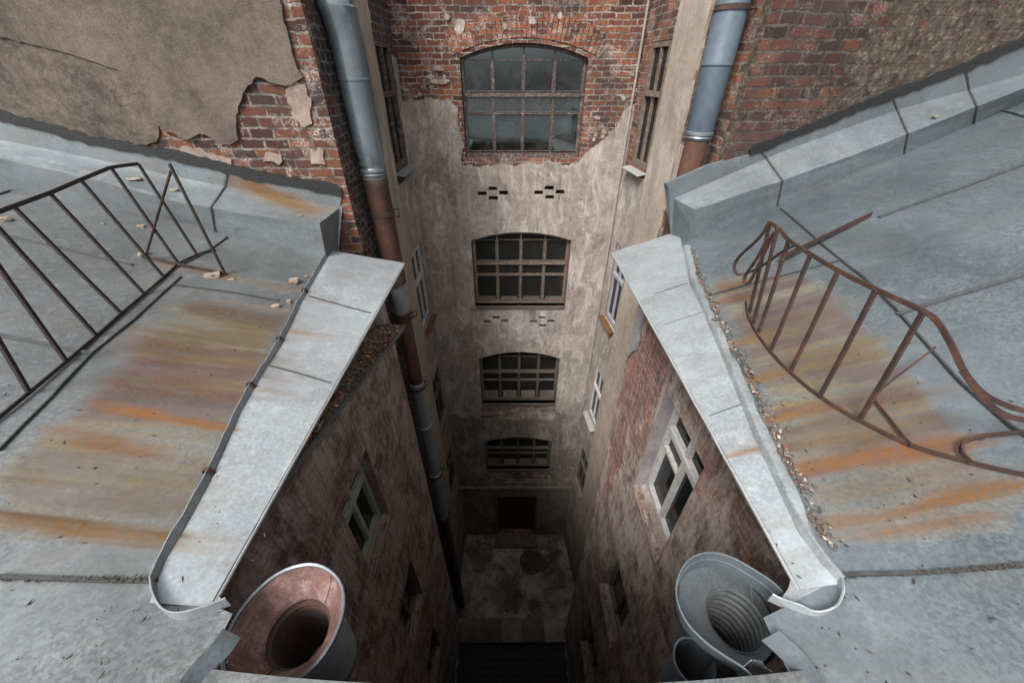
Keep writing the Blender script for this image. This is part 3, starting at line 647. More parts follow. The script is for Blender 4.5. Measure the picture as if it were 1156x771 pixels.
STR = [(905,530,1040,510,9,(.46,.20,.04),.95),(1000,515,1100,498,13,(.42,.17,.04),.9),(940,590,1156,548,8,(.42,.20,.06),.85),(935,606,1110,585,9,(.40,.20,.12),.75),
 (1060,560,1156,545,10,(.34,.17,.06),.7),(868,474,925,458,6,(.45,.22,.06),.9),(846,430,892,420,5,(.44,.23,.07),.85),(826,392,858,380,6,(.38,.22,.11),.75),(798,330,850,314,6,(.38,.24,.13),.7),
 (805,345,845,333,4,(.42,.22,.07),.8),(880,498,1050,440,14,(.20,.115,.105),.75),(880,512,985,492,10,(.25,.13,.11),.6),(910,415,1010,385,16,(.24,.17,.12),.6),(870,375,960,345,14,(.27,.20,.14),.5),
 (950,555,1100,530,14,(.33,.26,.18),.5),(960,500,1080,470,12,(.22,.15,.10),.6),(818,516,868,503,3.5,(.47,.24,.06),.9),(815,455,842,447,2,(.42,.26,.10),.6),(830,600,880,590,12,(.30,.26,.20),.4),(860,640,905,625,10,(.25,.20,.14),.5)]
RGR = ([(800,315),(905,300),(960,350),(1030,420),(1100,505),(1156,560),(1156,608),(955,612),(905,560),(850,430)], (.25,.19,.14), .76)
BAND = [(-.70, (.050,.030,.026)), (-.42, (.064,.040,.031)), (-.22, (.098,.052,.044)), (-.06, (.085,.062,.042)), (.08, (.135,.105,.062)), (.22, (.16,.098,.030)), (.30, (.118,.096,.056)), (.5, (.15,.132,.086)), (.8, (.135,.105,.05))]
def band(t):
    t = max(-.7, min(.799, t))
    for a, b in zip(BAND, BAND[1:]):
        if a[0] <= t <= b[0]: return Vector(a[1]).lerp(Vector(b[1]), (t-a[0])/(b[0]-a[0]))*.76
def inpoly(x, y, P):
    c = False; j = len(P)-1
    for i in range(len(P)):
        if (P[i][1] > y) != (P[j][1] > y) and x < (P[j][0]-P[i][0])*(y-P[i][1])/(P[j][1]-P[i][1])+P[i][0]: c = not c
        j = i
    return c
def dpoly(x, y, P):
    m = 1e9
    for i in range(len(P)):
        a, b = P[i-1], P[i]; dx, dy = b[0]-a[0], b[1]-a[1]
        t = max(0, min(1, ((x-a[0])*dx+(y-a[1])*dy)/(dx*dx+dy*dy+1e-9)))
        m = min(m, math.hypot(x-a[0]-t*dx, y-a[1]-t*dy))
    return m if inpoly(x, y, P) else -m
def stain_layer(o, strokes, RG):
    s_ = 0 if o.name == 'roof' else 5
    me = o.data; at = me.color_attributes.new('stain', 'FLOAT_COLOR', 'POINT'); M4 = o.matrix_world
    off = ORI.get(o.parent.name, Vector((0,0,0))) if o.parent else Vector((0,0,0))
    for i, v in enumerate(me.vertices):
        p = v.co+off-Vector((0,0,H))
        if p.y*CT-p.z*ST < .3: at.data[i].color = (0,0,0,0); continue
        x, y = proj(p)
        nx = noise.noise(Vector((p.x*3, p.y*3, 2)))*9; ny = noise.noise(Vector((p.x*2.2, p.y*6, 7)))*5
        col = Vector((.25,.2,.15)); al = 0
        if RG:
            d = dpoly(x+nx*1.5, y+ny*1.5, RG[0])
            yy = p.y+.10*noise.noise(Vector((p.x*.9, p.y*1.5, 4)))+.02*noise.noise(Vector((p.x*4, p.y*9, 1)))+.03*p.x*(1 if p.x > 0 else -1)
            n1 = noise.noise(Vector((yy*2.6, p.x*.35, 11+s_))); n2 = noise.noise(Vector((yy*7.5, p.x*.5, 21+s_))); n3 = noise.noise(Vector((yy*19, p.x*.9, 31+s_)))
            t = n1*.75+n2*.75+n3*.35+pl([(330, -.16), (470, -.06), (560, .16), (620, .22)], min(620, max(330, y)))
            al = min(1, RG[2]*1.12)*pl([(330, 1), (470, .95), (545, .62), (620, .5)], min(620, max(330, y)))*max(0, min(1, (d+8)/20)); al *= max(.30, min(1, .96-.50*max(0, t-.10)+.30*n3)); col = band(t)
        for x0, y0, x1, y1, hwid, c, a in strokes:
            dx, dy = x1-x0, y1-y0; L2 = dx*dx+dy*dy; t = ((x-x0)*dx+(y+ny-y0)*dy)/L2
            tt = max(0, min(1, t)); d = math.hypot((x-x0-tt*dx)*.35, y+ny*.6-y0-tt*dy)/hwid
            if d < 1.8:
                k = a*math.exp(-(d*d)**1.5)*(1-.35*abs(tt-.4))*max(.25, min(1, .85+.9*noise.noise(Vector((p.x*2.2, p.y*16, 3)))))
                na = al+k*(1-al); col = (col*al*(1-k)+Vector((c[0]*.245, c[1]*.20, c[2]*.09))*k)/max(na, 1e-6); al = na
        at.data[i].color = (col.x, col.y, col.z, min(1, al))
def dent(x, y): return .013*noise.noise(Vector((x*1.3, y*1.1, 3.3)))+.004*noise.noise(Vector((x*4, y*3, 9)))

UPL = [(370,290),(340,342),(318,390),(298,420),(272,466),(256,502),(236,546),(208,598),(186,634),(178,655)]
UPR = [(771,280),(779,320),(800,366),(829,436),(851,492),(876,546),(902,600),(928,636),(946,655)]
upL = [onroofL(*p) for p in UPL]; upR = [onroofR(*p) for p in UPR]
def xin(up, y, s):
    t = [(p.y, p.x) for p in up]
    lip = -1.40 if s < 0 else 1.28
    y0 = min(t)[0]
    if y >= y0: return pl(t, min(y, 5.3)) + s*max(0, y-5.3)*1.5
    if y > .70: return lip+(pl(t, y0)-lip)*(y-.70)/(y0-.70)
    return lip
def roofz(x, y):
    z = -HE+(SL*(EL-x) if x < 0 else SR*(x-ER))
    if y < .44: z = max(z, -HE-.04+.10*(.44-y))
    return z
def roof_grid(up, s):
    ys = [-6+.4*i for i in range(16)]+[.3+.025*i for i in range(300 if s > 0 else 205)]
    ws = [0.025*i for i in range(125)]+[3.1+.15*i for i in range(1, 20)]+[6.4, 7, 8, 9.5]
    vs = []; fs = []
    for y in ys:
        x0 = xin(up, y, s)
        for w_ in ws:
            x = x0+s*w_; vs.append((x, y, roofz(x, y)+(dent(x, y) if w_ > .03 else 0)))
    n = len(ws)
    for i in range(len(ys)-1):
        for j in range(n-1): fs.append((i*n+j, i*n+j+1, (i+1)*n+j+1, (i+1)*n+j))
    return MB().add(vs, fs)
def eave_grid(up, s, yl0, yl1, ex):
    ys = [yl0+(yl1-yl0)*i/170 for i in range(171)]; vs = []; fs = []; n = 22
    for y in ys:
        xi = pl([(p.y, p.x) for p in up], y)-s*.004
        for j in range(n):
            x = ex+(xi-ex)*j/(n-1); vs.append((x, y, roofz(x, y)+.004+.6*dent(x+5, y)*min(1, j/3)))
        vs.append((ex-s*.004, y, roofz(ex, y)-.035)); vs.append((ex+s*.012, y, roofz(ex, y)-.035))
    m = n+2
    for i in range(len(ys)-1):
        for j in range(n-1): fs.append((i*m+j, i*m+j+1, (i+1)*m+j+1, (i+1)*m+j))
        fs.append((i*m, (i+1)*m, (i+1)*m+n, i*m+n)); fs.append((i*m+n, (i+1)*m+n, (i+1)*m+n+1, i*m+n+1))
    return MB().add(vs, fs)

wingL = thing('brick_wing', (-3.2, 2.5, -H), 'left low brick wing with a rust-streaked grey sheet roof and a leaf-filled ledge', 'building')
wingR = thing('brick_wing', (3.2, 2.5, -H), 'right low brick wing with an orange-streaked sheet roof and a bent gutter edge', 'building')
near = thing('brick_wing', (0, -1.5, -H), 'near wing whose sheet roof edge just shows along the bottom', 'building')
for root, up, s, ST_, RG_, rm, yl0, yl1, ex, onr in ((wingL, upL, -1, STL, RGL, M['roof_l'], .72, 4.86, EL, onroofL), (wingR, upR, 1, STR, RGR, M['roof_r'], .80, 5.25, ER, onroofR)):
    r = roof_grid(up, s).build('roof', rm, root, True); stain_layer(r, ST_, RG_)
    e = eave_grid(up, s, yl0, yl1, ex).build('eave_sheet', M['eave'], root, True); stain_layer(e, ST_, None)
    q = MB(); q.tube([Vector((ex-s*.004, yl0+(yl1-yl0)*i/60, roofz(ex, 2)-.012+.006*noise.noise(Vector((i*.3, s, 2))))) for i in range(61)], .009, 6); q.build('drip_edge', M['sill_pale'], root)
# wing walls
lwin = [(1.86, 2.76, -5.83, -4.16), (1.70, 2.66, -9.45, -7.74), (1.72, 2.62, -13.0, -11.35)]
rwin = [(1.42, 2.60, -5.45, -3.32), (1.36, 2.54, -9.42, -7.45), (1.36, 2.5, -13.3, -11.2)]
def wl_top(a): return pl([(0, -3.22), (2.7, -2.87), (5, -2.66)], a)
for root, W, wins, em, top_ in ((wingL, WL, lwin, M['eroded_l'], None), (wingR, WR, rwin, M['eroded_r'], -2.35)):
    tl = [(5.2, -2.7), (2.7, -2.9), (0, -3.25)] if top_ is None else [(5.2, top_), (0, top_)]
    q = MB(); q.fill(W, [[(0, -H-.3), (5.2, -H-.3)]+tl]+[opening(*k) for k in wins], -.5, 0); q.build('wall', em, root)
    sg = 1 if root is wingL else -1
    # return wall at the far end and the body behind
    q = MB(); q.box((-sg*2.75, W.O.y-.2, (-H-2.6)/2), (1.5-.02, .38, H-2.6)); q.build('end_wall', em, root)
    q = MB(); q.box((-sg*2.9, 2.2, (-H-3.0)/2), (.25, 5.2, H-3.2)); q.build('inner_wall', M['cavity'], root)
    for i, k in enumerate(wins):
        def exr(f, cb, cf, k=k):
            a0, a1, z0, z1 = k; am = (a0+a1)/2
        fm = (M['frame_green'] if sg > 0 else M['frame_white']) if i == 0 else M['frame_dim']
        zt = k[2]+(k[3]-k[2])*.68
        fo = window(W, root, k[0]+.01, k[1]-.01, k[2]+.01, k[3]-.01, 0, .29 if sg < 0 else .24, 2, [(zt, .045)], fm, M['glass_dark'], fw=.075, thick=.10,
                    inner=[(k[2]+.12, zt-.06), (zt+.06, k[3]-.08)])
        q = MB(); q.hexa([W.pt(a, z, c) for (a, z, c) in ((k[0]+.01, k[2]-.01, -.25), (k[1]-.01, k[2]-.01, -.25), (k[1]-.01, k[2]-.12, .012), (k[0]+.01, k[2]-.12, .012), (k[0]+.01, k[2]+.05, -.25), (k[1]-.01, k[2]+.05, -.25), (k[1]-.01, k[2]-.04, .012), (k[0]+.01, k[2]-.04, .012))])
        q.build('sill', M['pl_wing'], fo)
        if i == 0 and sg < 0:                        # small vent casement and thick white sash bars
            q = MB(); am = (k[0]+k[1])/2
            for z in (-4.36,): q.wbox(W, k[0]+.1, am-.03, z-.025, z+.025, -.275, -.195)
            q.build('casement', M['frame_white'], fo)
            q = MB(); q.wbox(W, k[0]-.0015, k[0]+.006, k[2], k[3], -.25, -.003); q.build('reveal', M['pl_purple'], fo)
# exposed brick and plaster areas on the wing walls
def wcoat(W, root, px, mat, c, seed, amp=.05, name='plaster', step=.1, holes=()):
    q = MB(); q.fill(W, [jag([W.px(x, y) for x, y in px], amp, step, seed)]+list(holes), .0015, c); q.build(name, mat, root)
rwh = [[(k[0]-.03, k[2]-.14), (k[1]+.03, k[2]-.14), (k[1]+.03, k[3]+.03), (k[0]-.03, k[3]+.03)] for k in rwin]
q = MB(); q.fill(WR, [jag([(.02, -3.45), (1.25, -2.4), (1.30, -3.3), (1.0, -4.6), (.75, -6.0), (.5, -7.2), (.35, -7.0), (.02, -5.5)], .15, .09, 3)], .001, .012); q.build('raw_brick', M['eroded_raw'], wingR)
q = MB(); q.fill(WR, [jag([(.02, -2.4), (.30, -2.4), (.24, -3.6), (.02, -3.9)], .03, .12, 4)], .013, .05); q.build('plaster', M['pl_purple'], wingR)
# left ledge with a worn sheet edge
le = [(-1.66, 4.78, -3.17), (-1.70, 4.2, -3.10), (-1.79, 3.2, -2.96), (-1.87, 2.38, -2.85), (-1.93, 1.6, -2.76), (-1.965, 1.1, -2.70), (-1.98, .3, -2.64)]
le = resample(smooth(le, 1), 40)
q = MB(); q.rings([[p, Vector((-2.3, p.y, p.z+.06)), Vector((-2.3, p.y, p.z-.22)), Vector((-2.003, p.y, p.z-.22)), p+Vector((-.02, 0, -.07))] for p in le], True, True)
led = q.build('ledge', M['eroded_l'], wingL)
q = MB(); q.bar([p+Vector((.006, 0, .012+.008*math.sin(i*1.7))) for i, p in enumerate(le)], .05, .010, (0,0,1)); q.build('ledge_edge', M['zinc_dull'], wingL)
# soffits
for root, sg, ex in ((wingL, -1, EL), (wingR, 1, ER)):
    q = MB(); y0, y1 = .75, 4.8 if sg < 0 else 4.95
    q.hexa([Vector(p) for p in ((ex+sg*.05, y0, -HE-.10), (ex+sg*1.5, y0, -HE-.10), (ex+sg*1.5, y1, -HE-.10), (ex+sg*.05, y1, -HE-.10), (ex+sg*.05, y0, -HE-.05), (ex+sg*1.5, y0, -HE-.05), (ex+sg*1.5, y1, -HE-.05), (ex+sg*.05, y1, -HE-.05))])
    q.build('soffit', M['wood'], root)
    q = MB(); q.box((sg*2.5, (y0+y1)/2, -HE-.48), (.9, y1-y0-.1, .68)); q.build('eave_beam', M['wood'], root)

# ------------------------------------------------------------------ wall caps (boxed sheet-metal step under the tall walls)
CAPST = [(268,203,318,222,7,(.30,.15,.08),.9),(285,210,350,236,9,(.46,.25,.08),.8),(300,222,362,242,10,(.38,.25,.12),.6),(120,180,190,192,3,(.40,.24,.10),.5),(900,150,960,140,4,(.3,.24,.18),.4)]
def lerp_line(pts, n, ext=0):
    xs = [p[0] for p in pts]; x0, x1 = min(xs), max(xs)
    return x0, x1
def sample(pts, a, b, n): return [(a+(b-a)*i/(n-1), pl(pts, a+(b-a)*i/(n-1))) for i in range(n)]
NS = 160
ftL = [(x, y+9) for x, y in [(0,125),(100,152),(195,170),(291,193),(374,208),(386,212)]]
fbL = [(0,158),(100,178),(195,199),(382,235)]; tfL = [(0,179),(104,203),(200,228),(307,247),(361,252)]; bbL = [(0,216),(257,266),(368,292)]
b0 = onroofL(0, 216); b1 = onroofL(368, 290); fpL = Vector((b1-b0)).to_3d(); nL = Vector((-(b1-b0).y, (b1-b0).x, 0)).normalized()
def cap(root, ft, fb, tf, bb, W, p0, nn, onr, far, ends):
    A = [W.pt(*W.px(x, y, .012), .012) for x, y in sample(ft, far, ends[0], NS)]
    B = [W.pt(*W.px(x, y, .02), .02) for x, y in sample(fb, far, ends[1], NS)]
    T = [onplane(x, y, p0, nn) for x, y in sample(tf, far, ends[2], NS)]
    G = [onr(x, y, -.02) for x, y in sample(bb, far, ends[3], NS)]
    for i, p in enumerate(T): p.z += .012*noise.noise(Vector((i*.09, 1, 5)))
    rg = []
    for a, b_, t, g_ in zip(A, B, T, G):
        bk = a-W.n*.06; gk = Vector((g_.x, g_.y, g_.z-.1))-W.n*.35
        wn_ = lambda k: Vector((0, 0, .006*noise.noise(Vector((b_.x*2.2, k*.6, 3)))))
        rg.append([a, a.lerp(b_, .35), a.lerp(b_, .7), b_]+[b_.lerp(t, k/8)+wn_(k) for k in range(1, 8)]+[t]+[t.lerp(g_, k/6)+Vector((0, .010*noise.noise(Vector((b_.x*1.8, k*.4, 8))), 0)) for k in range(1, 6)]+[g_, gk, bk])
    o = MB().rings(rg, True, True).build('wall_cap', M['cap'], root); stain_layer(o, CAPST, None)
    return A, B, T, G
cL = cap(wingL, ftL, fbL, tfL, bbL, LF, b1, nL, onroofL, -120, (386, 383, 361, 368))
ftR = [(752,208),(800,187),(850,173),(967,125),(1090,79),(1156,51)]; fbR = [(761,224),(884,171),(1008,126),(1156,84)]
tfR = [(784,237),(880,205),(967,174),(1156,100)]; bbR = [(776,274),(884,232),(1016,178),(1137,124)]
c0 = onroofR(776, 274); c1 = onroofR(1016, 178); nR = Vector((-(c1-c0).y, (c1-c0).x, 0)).normalized()
cR = cap(wingR, ftR, fbR, tfR, bbR, RF, c0, nR, onroofR, 1290, (752, 761, 784, 776))
for root, W, tt, A, r0, r1 in ((wingL, LF, [(0,125),(100,152),(195,170),(291,193),(374,208),(386,212)], cL[0], -120, 386), (wingR, RF, [(846,168),(967,118),(1090,70),(1156,42)], cR[0], 1290, 846)):
    rnd = random.Random(5)
    hi = [W.px(x, y+rnd.uniform(-1.6, 1.6), .02) for x, y in sample(tt, r0, r1, 70)]
    lo = [W.px(x, pl(ftL if root is wingL else ftR, x)+2+rnd.uniform(-1.2, 1.6), .02) for x, y in sample(tt, r0, r1, 70)]
    q = MB(); q.fill(W, [hi+lo[::-1]], .004, .032); q.build('tar_seal', M['tar'], root)
# seams
def seam(root, pts, mat, wdt=.014, hgt=.022, name='seam', dens=None):
    P = resample(pts, max(4, int(sum((Vector(a)-Vector(b)).length for a, b in zip(pts, pts[1:]))/.12)+2))
    P = [p+Vector((0, 0, dent(p.x, p.y)+.007+.003*random.uniform(-1, 1))) for p in P]
    MB().bar(P, hgt, wdt, (0,0,1)).build(name, mat, root)
RLp = lambda pts: [onroofL(*p) for p in pts]
RRp = lambda pts: [onroofR(*p) for p in pts]
for pts, wd, m in (([(0,652),(90,655),(178,656)], .018, 'seam'), ([(205,313),(150,364),(104,400),(0,510)], .012, 'seam'), ([(196,323),(260,331),(316,341)], .010, 'seam'),
                   ([(-60,370),(0,379),(104,400)], .030, 'seam_grey'), ([(-60,252),(0,266),(80,284),(150,300)], .022, 'seam_grey'), ([(257,268),(232,287),(200,303)], .014, 'seam'), ([(-40,232),(0,221),(23,213)], .014, 'seam')):
    seam(wingL, RLp(pts), M[m], wd)
for pts, wd, m in (([(950,650),(1040,647),(1156,638),(1230,634)], .016, 'seam'), ([(880,236),(930,277),(975,315),(1012,352),(1080,430),(1140,482),(1200,520)], .018, 'seam'),
                   ([(992,246),(1070,218),(1156,187),(1230,160)], .034, 'seam_grey'), ([(1012,356),(1080,333),(1156,311),(1230,290)], .034, 'seam_grey'), ([(797,335),(863,317),(946,295)], .010, 'seam'),
                   ([(1131,126),(1156,133),(1200,140)], .014, 'seam')):
    seam(wingR, RRp(pts), M[m], wd)
for pts, m in (([(349,335),(385,345),(419,354)], 'seam'), ([(305,414),(340,423),(373,433)], 'seam')): seam(wingL, [p+Vector((0,0,.002)) for p in RLp(pts)], M[m], .007, .012)
for pts in ([(738,333),(776,320)], [(749,367),(796,352)], [(800,470),(842,455)]): seam(wingR, [p+Vector((0,0,.001)) for p in RRp(pts)], M['zinc_dull'], .006, .010)
# seams that climb the caps
for root, cc, i_, sgn in ((wingL, cL, [118.5], 1), (wingR, cR, [127.8, 83.5, 59.2], 1)):
    for f_ in i_:
        i = int(f_); t = f_-i
        P = [l[i].lerp(l[i+1], t) for l in cc]
        MB().bar([P[3]+Vector((0,-.006,0)), P[2]+Vector((0,-.006,.004)), P[1]+Vector((0,-.004,.008)), P[0]+Vector((0,-.006,0))], .02, .012, (1,0,0)).build('seam', M['seam'], root)
# gutter upstands
baseL = resample(smooth(upL, 2), 70)
rim = [p+Vector((-.02+.014*noise.noise(Vector((i*.3, 0, 1))), 0, .046+.009*noise.noise(Vector((i*.5, 4, 1))))) for i, p in enumerate(baseL)]
curlL = [onroofL(*p) for p in ((178,655),(179,676),(188,693),(205,699),(232,692),(260,681))]
cb_ = resample(smooth(curlL, 2), 24); cr_ = [p+Vector((.0, .004, .060)) for p in cb_]; cr_[0] = rim[-1].copy()
for i in range(1, 6): cr_[i] = cr_[i].lerp(rim[-1]+(cb_[i]-cb_[0]), (6-i)/6)
ug = MB().sheet([p+Vector((0,0,-.01)) for p in baseL], rim, .006); ug.sheet([p+Vector((0,0,-.01)) for p in cb_], cr_, .006)
ug.tube(rim, .0045, 6); ug.tube(cr_, .0045, 6)
uo = ug.build('gutter_upstand', M['upstand'], wingL)
for i in (17, 33, 44, 58):
    a, b_ = baseL[i], rim[i]
    MB().bar([a+Vector((.010, 0, .0)), b_+Vector((.012, 0, .006)), b_+Vector((-.018, 0, .008)), b_+Vector((-.03, 0, -.03))], .028, .004, (0,1,0)).build('clip', M['rust_dark'], uo)
flapL = [onroofL(*p) for p in ((272,719),(262,735),(246,752),(230,771),(215,800))]
fb_ = resample(smooth(flapL, 1), 12)
MB().sheet(fb_, [p+Vector((-.055, .01, .085)) for p in fb_], .006).build('gutter_lip', M['zinc'], wingL)
baseR = resample(smooth(upR, 2), 80)
def wv(i, k): return noise.noise(Vector((i*.22, k, 3)))
rimR = [p+Vector((.088+.03*wv(i, 1), .01, .030+.024*wv(i, 5))) for i, p in enumerate(baseR)]
midR = [p+Vector((.012+.012*wv(i, 7), 0, .038+.016*wv(i, 9))) for i, p in enumerate(baseR)]
for i in range(10):
    t = (i+1)/10; k = len(baseR)-10+i
    rimR[k] = rimR[k].lerp(baseR[k]+Vector((.012, 0, .03)), t*.9)
ur = MB(); ur.sheet([p+Vector((0,0,-.006)) for p in baseR], midR, .005); ur.sheet(midR, rimR, .005); ur.tube(rimR, .003, 6)
curlR = [onroofR(*p) for p in ((946,655),(948,676),(938,693),(918,697),(893,688),(868,676))]
cbR = resample(smooth(curlR, 2), 24); crR = [p+Vector((.0, .004, .058+.008*math.sin(i*.8))) for i, p in enumerate(cbR)]
for i in range(0, 6): crR[i] = crR[i].lerp(midR[-1]+(cbR[i]-cbR[0]), (6-i)/6)
ur.sheet([p+Vector((0,0,-.02)) for p in cbR], crR, .006); ur.tube(crR, .004, 6)
ur.build('gutter_upstand', M['eave'], wingR)
flapR = [onroofR(*p) for p in ((860,722),(878,738),(893,754),(905,775),(915,800))]
fb_ = resample(smooth(flapR, 1), 12)
MB().sheet(fb_, [p+Vector((.05, .01, .10)) for p in fb_], .006).build('gutter_lip', M['zinc'], wingR)
for root, on, pts in ((wingL, onroofL, [(180,640),(178,662),(181,686),(205,699),(234,692),(256,683),(243,668),(236,655)]), (wingR, onroofR, [(905,612),(930,636),(946,655),(947,678),(936,692),(918,696),(893,686),(880,678),(890,664),(896,640)])):
    q = MB(); P = [on(x, y, -.006) for x, y in pts]; P2 = [p+Vector((0, 0, -.006)) for p in P]; k = len(P)
    q.add(P+P2, [tuple(range(k)), tuple(range(2*k-1, k-1, -1))]+[(i, (i+1) % k, k+(i+1) % k, k+i) for i in range(k)]); q.build('gutter_floor', M['upstand'], root)
# near wing
q = MB(); ys = [-6, -4, -2, -1, -.4, 0, .2, .43]; xs = [-1.40+.1*i for i in range(29)]
vs = [(x, y+(.06*(abs(x)/1.4)**2 if y > .3 else 0), roofz(1.4 if False else 0, -6) if False else -HE-.04+.10*(.44-y)+.02*(abs(x)/1.4)**2) for y in ys for x in xs]
n = len(xs); fs = [(i*n+j, i*n+j+1, (i+1)*n+j+1, (i+1)*n+j) for i in range(len(ys)-1) for j in range(n-1)]
k = len(vs); vs += [(x, .432+.06*(abs(x)/1.4)**2, -HE-.09+.02*(abs(x)/1.4)**2) for x in xs]
m = (len(ys)-1)*n; fs += [(m+j, m+j+1, k+j+1, k+j) for j in range(n-1)]
q.add(vs, fs); ro = q.build('roof', M['roof_l'], near, True); stain_layer(ro, [], None)
NW = Wall((-1.99, .02), (1.99, .02), -1)
q = MB(); q.fill(NW, [[(0, -H-.3), (3.98, -H-.3), (3.98, -2.4), (0, -2.4)]], -.4, 0); q.build('wall', M['eroded_r'], near)

# ------------------------------------------------------------------ rain hoppers
def circ(c, r, z, n=40, squash=1, rot=0):      # slightly dented ring
    out = []
    for k in range(n):
        t = 2*math.pi*k/n+rot; e = 1+.022*noise.noise(Vector((math.cos(t)*1.7, math.sin(t)*1.7, z*2.5)))
        out.append(Vector((c[0]+r*e*math.cos(t), c[1]+squash*r*e*math.sin(t), z+.010*r*4*noise.noise(Vector((math.cos(t)*1.3, math.sin(t)*1.3, 5))))))
    return out
def spun(m, prof, n=40): return m.rings([circ((cx, cy), r, z, n) for cx, cy, r, z in prof])
cx, cy, cz = -1.175, .70, -2.32
KH = .93
hl = thing('rain_hopper', (cx, cy, cz-.3), 'rusty pink sheet hopper with a pale rim at the corner of the left roof', 'rain hopper')
m = MB(); spun(m, [(cx, cy, .270, cz), (cx+.004, cy, .24, cz-.05), (cx+.01, cy, .20, cz-.10), (cx+.012, cy, .165, cz-.135), (cx+.012, cy, .160, cz-.15)])
m.build('funnel', M['rust_pink'], hl, True)
for t in (-1.9, 1.0):
    q = MB(); q.bar([Vector((cx+r_*math.cos(t)+ox, cy+r_*math.sin(t), z_)) for r_, z_, ox in ((.262, cz-.006, 0), (.238, cz-.046, .004), (.198, cz-.096, .01), (.166, cz-.130, .012))], .012, .008, (-math.sin(t), math.cos(t), 0)); q.build('solder_seam', M['rust_pink'], hl)
m = MB(); spun(m, [(cx+.012, cy, .160, cz-.15)]+[q_ for i in range(14) for q_ in ((cx+.012, cy, .160, cz-.165-.042*i), (cx+.012, cy, .143, cz-.180-.042*i), (cx+.012, cy, .141, cz-.188-.042*i), (cx+.012, cy, .160, cz-.200-.042*i))]); m.build('throat', M['rust_dark'], hl, True)
m = MB(); spun(m, [(cx, cy, .268, cz-.004), (cx, cy, .284, cz-.022), (cx, cy, .288, cz+.010), (cx, cy, .283, cz+.014), (cx, cy, .272, cz+.006)]); m.build('rim', M['zinc'], hl, True)
m = MB(); spun(m, [(cx, cy, .282, cz-.003), (cx, cy, .275, cz-.05), (cx+.005, cy, .235, cz-.11)]+[(cx+.008, cy, .205+.012*(i % 2)-.002*i, cz-.17-.035*i) for i in range(14)]); m.build('shell', M['zinc_dull'], hl, True)
cx, cy, cz = 1.14, .77, -2.30
hr = thing('rain_hopper', (cx, cy, cz-.3), 'clean galvanised hopper with a tall curved rim at the corner of the right roof', 'rain hopper')
rimpx = [(884,668),(871,655),(850,642),(830,630),(806,622),(781,627),(766,646),(762,671),(772,700),(796,725),(821,742),(842,754),(858,775)]
rp = resample(smooth([onZ(x, y, cz+.06) for x, y in rimpx], 3), 60)
lo_ = []
for p in rp:
    d = Vector((cx+.06-p.x, cy-p.y, 0)); lo_.append(p+d*.10+Vector((0, 0, -.13)))
m = MB(); m.sheet(lo_, rp, .005); m.tube(rp, .005, 6); mid = [a.lerp(b_, .55) for a, b_ in zip(lo_, rp)]; m.tube(mid, .0035, 6); m.build('rim', M['zincb'], hr)
hx, hy = cx+.125, cy-.0
top_c = circ((cx+.01, cy-.005), .235, cz-.055, 48); bot_c = circ((hx, hy), .155, cz-.20, 48)
m = MB(); m.rings([top_c, [a.lerp(b_, .5)+Vector((0,0,-.010)) for a, b_ in zip(top_c, bot_c)], bot_c])
m.build('funnel', M['zinc'], hr, True)
m = MB(); m.rings([circ((hx, hy), r_, z_) for i in range(9) for r_, z_ in ((.158, cz-.19-.06*i), (.146, cz-.205-.06*i), (.145, cz-.215-.06*i), (.156, cz-.225-.06*i))]); m.build('throat', M['throat_dark'], hr, True)
m = MB(); spun(m, [(hx-.03, hy, .22, cz-.14), (hx, hy, .178, cz-.24), (hx, hy, .172, cz-.9)]); m.build('shell', M['zinc'], hr, True)
ex_, ey_ = onZ(778, 748, -2.75).x, onZ(778, 748, -2.75).y
m = MB(); ec = [Vector((ex_+.10, ey_+.02, -2.95)), Vector((ex_, ey_, -2.75))]
m.rings([circ((ex_+.02, ey_), .105, -2.72), circ((ex_+.02, ey_), .115, -2.72), circ((ex_+.03, ey_), .11, -2.78), circ((ex_+.05, ey_), .105, -3.2)]); m.rings([circ((ex_+.02, ey_), .105, -2.72), circ((ex_+.05, ey_), .098, -3.2)]); m.build('pipe_collar', M['zincb'], hr, True)

sp = resample(smooth([onZ(x, y, cz+.05) for x, y in ((838,752),(850,742),(862,748),(874,762),(884,780))], 2), 24)
m = MB(); m.sheet([p+Vector((.02, .0, -.11+.02*math.sin(i*.9))) for i, p in enumerate(sp)], [p+Vector((0, 0, .012*math.sin(i*1.3))) for i, p in enumerate(sp)], .004); m.build('strap', M['zinc'], hr)
q = MB(); q.bar([top_c[4], top_c[4].lerp(bot_c[4], .5)+Vector((0,0,-.006)), bot_c[4]], .012, .006); q.build('solder_seam', M['zinc_dull'], hr)

# ------------------------------------------------------------------ downpipes
def bend(c, prof, n=24): return [[Vector((c[0]+dx+r*math.cos(2*math.pi*k/n), c[1]+dy+r*math.sin(2*math.pi*k/n), z)) for k in range(n)] for dx, dy, r, z in prof]
px_, py_ = -1.975, 5.70
dl_ = thing('downpipe', (px_, py_, -H), 'left downpipe, shiny galvanised above and rusty brown below its crumpled joint', 'downpipe')
zj = FAR and onplane(428, 190, (0, py_, 0), (0, 1, 0)).z
m = MB(); m.rings(bend((px_, py_), [(-.04,-.03,.205,TOP), (-.04,-.03,.205,.62), (-.03,-.02,.215,.60), (-.02,-.01,.200,.52), (0,0,.196,.3), (0,0,.196,-.06), (0,0,.203,-.065), (0,0,.203,-.085), (0,0,.194,-.09), (0,0,.188,-.8), (.0,.0,.186,zj+.2), (.012,-.01,.165,zj+.11), (-.006,.008,.185,zj+.07), (.006,0,.160,zj+.02), (0,0,.176,zj-.02), (0,0,.16,zj-.04)]))
m.build('upper_pipe', M['zincb'], dl_, True)
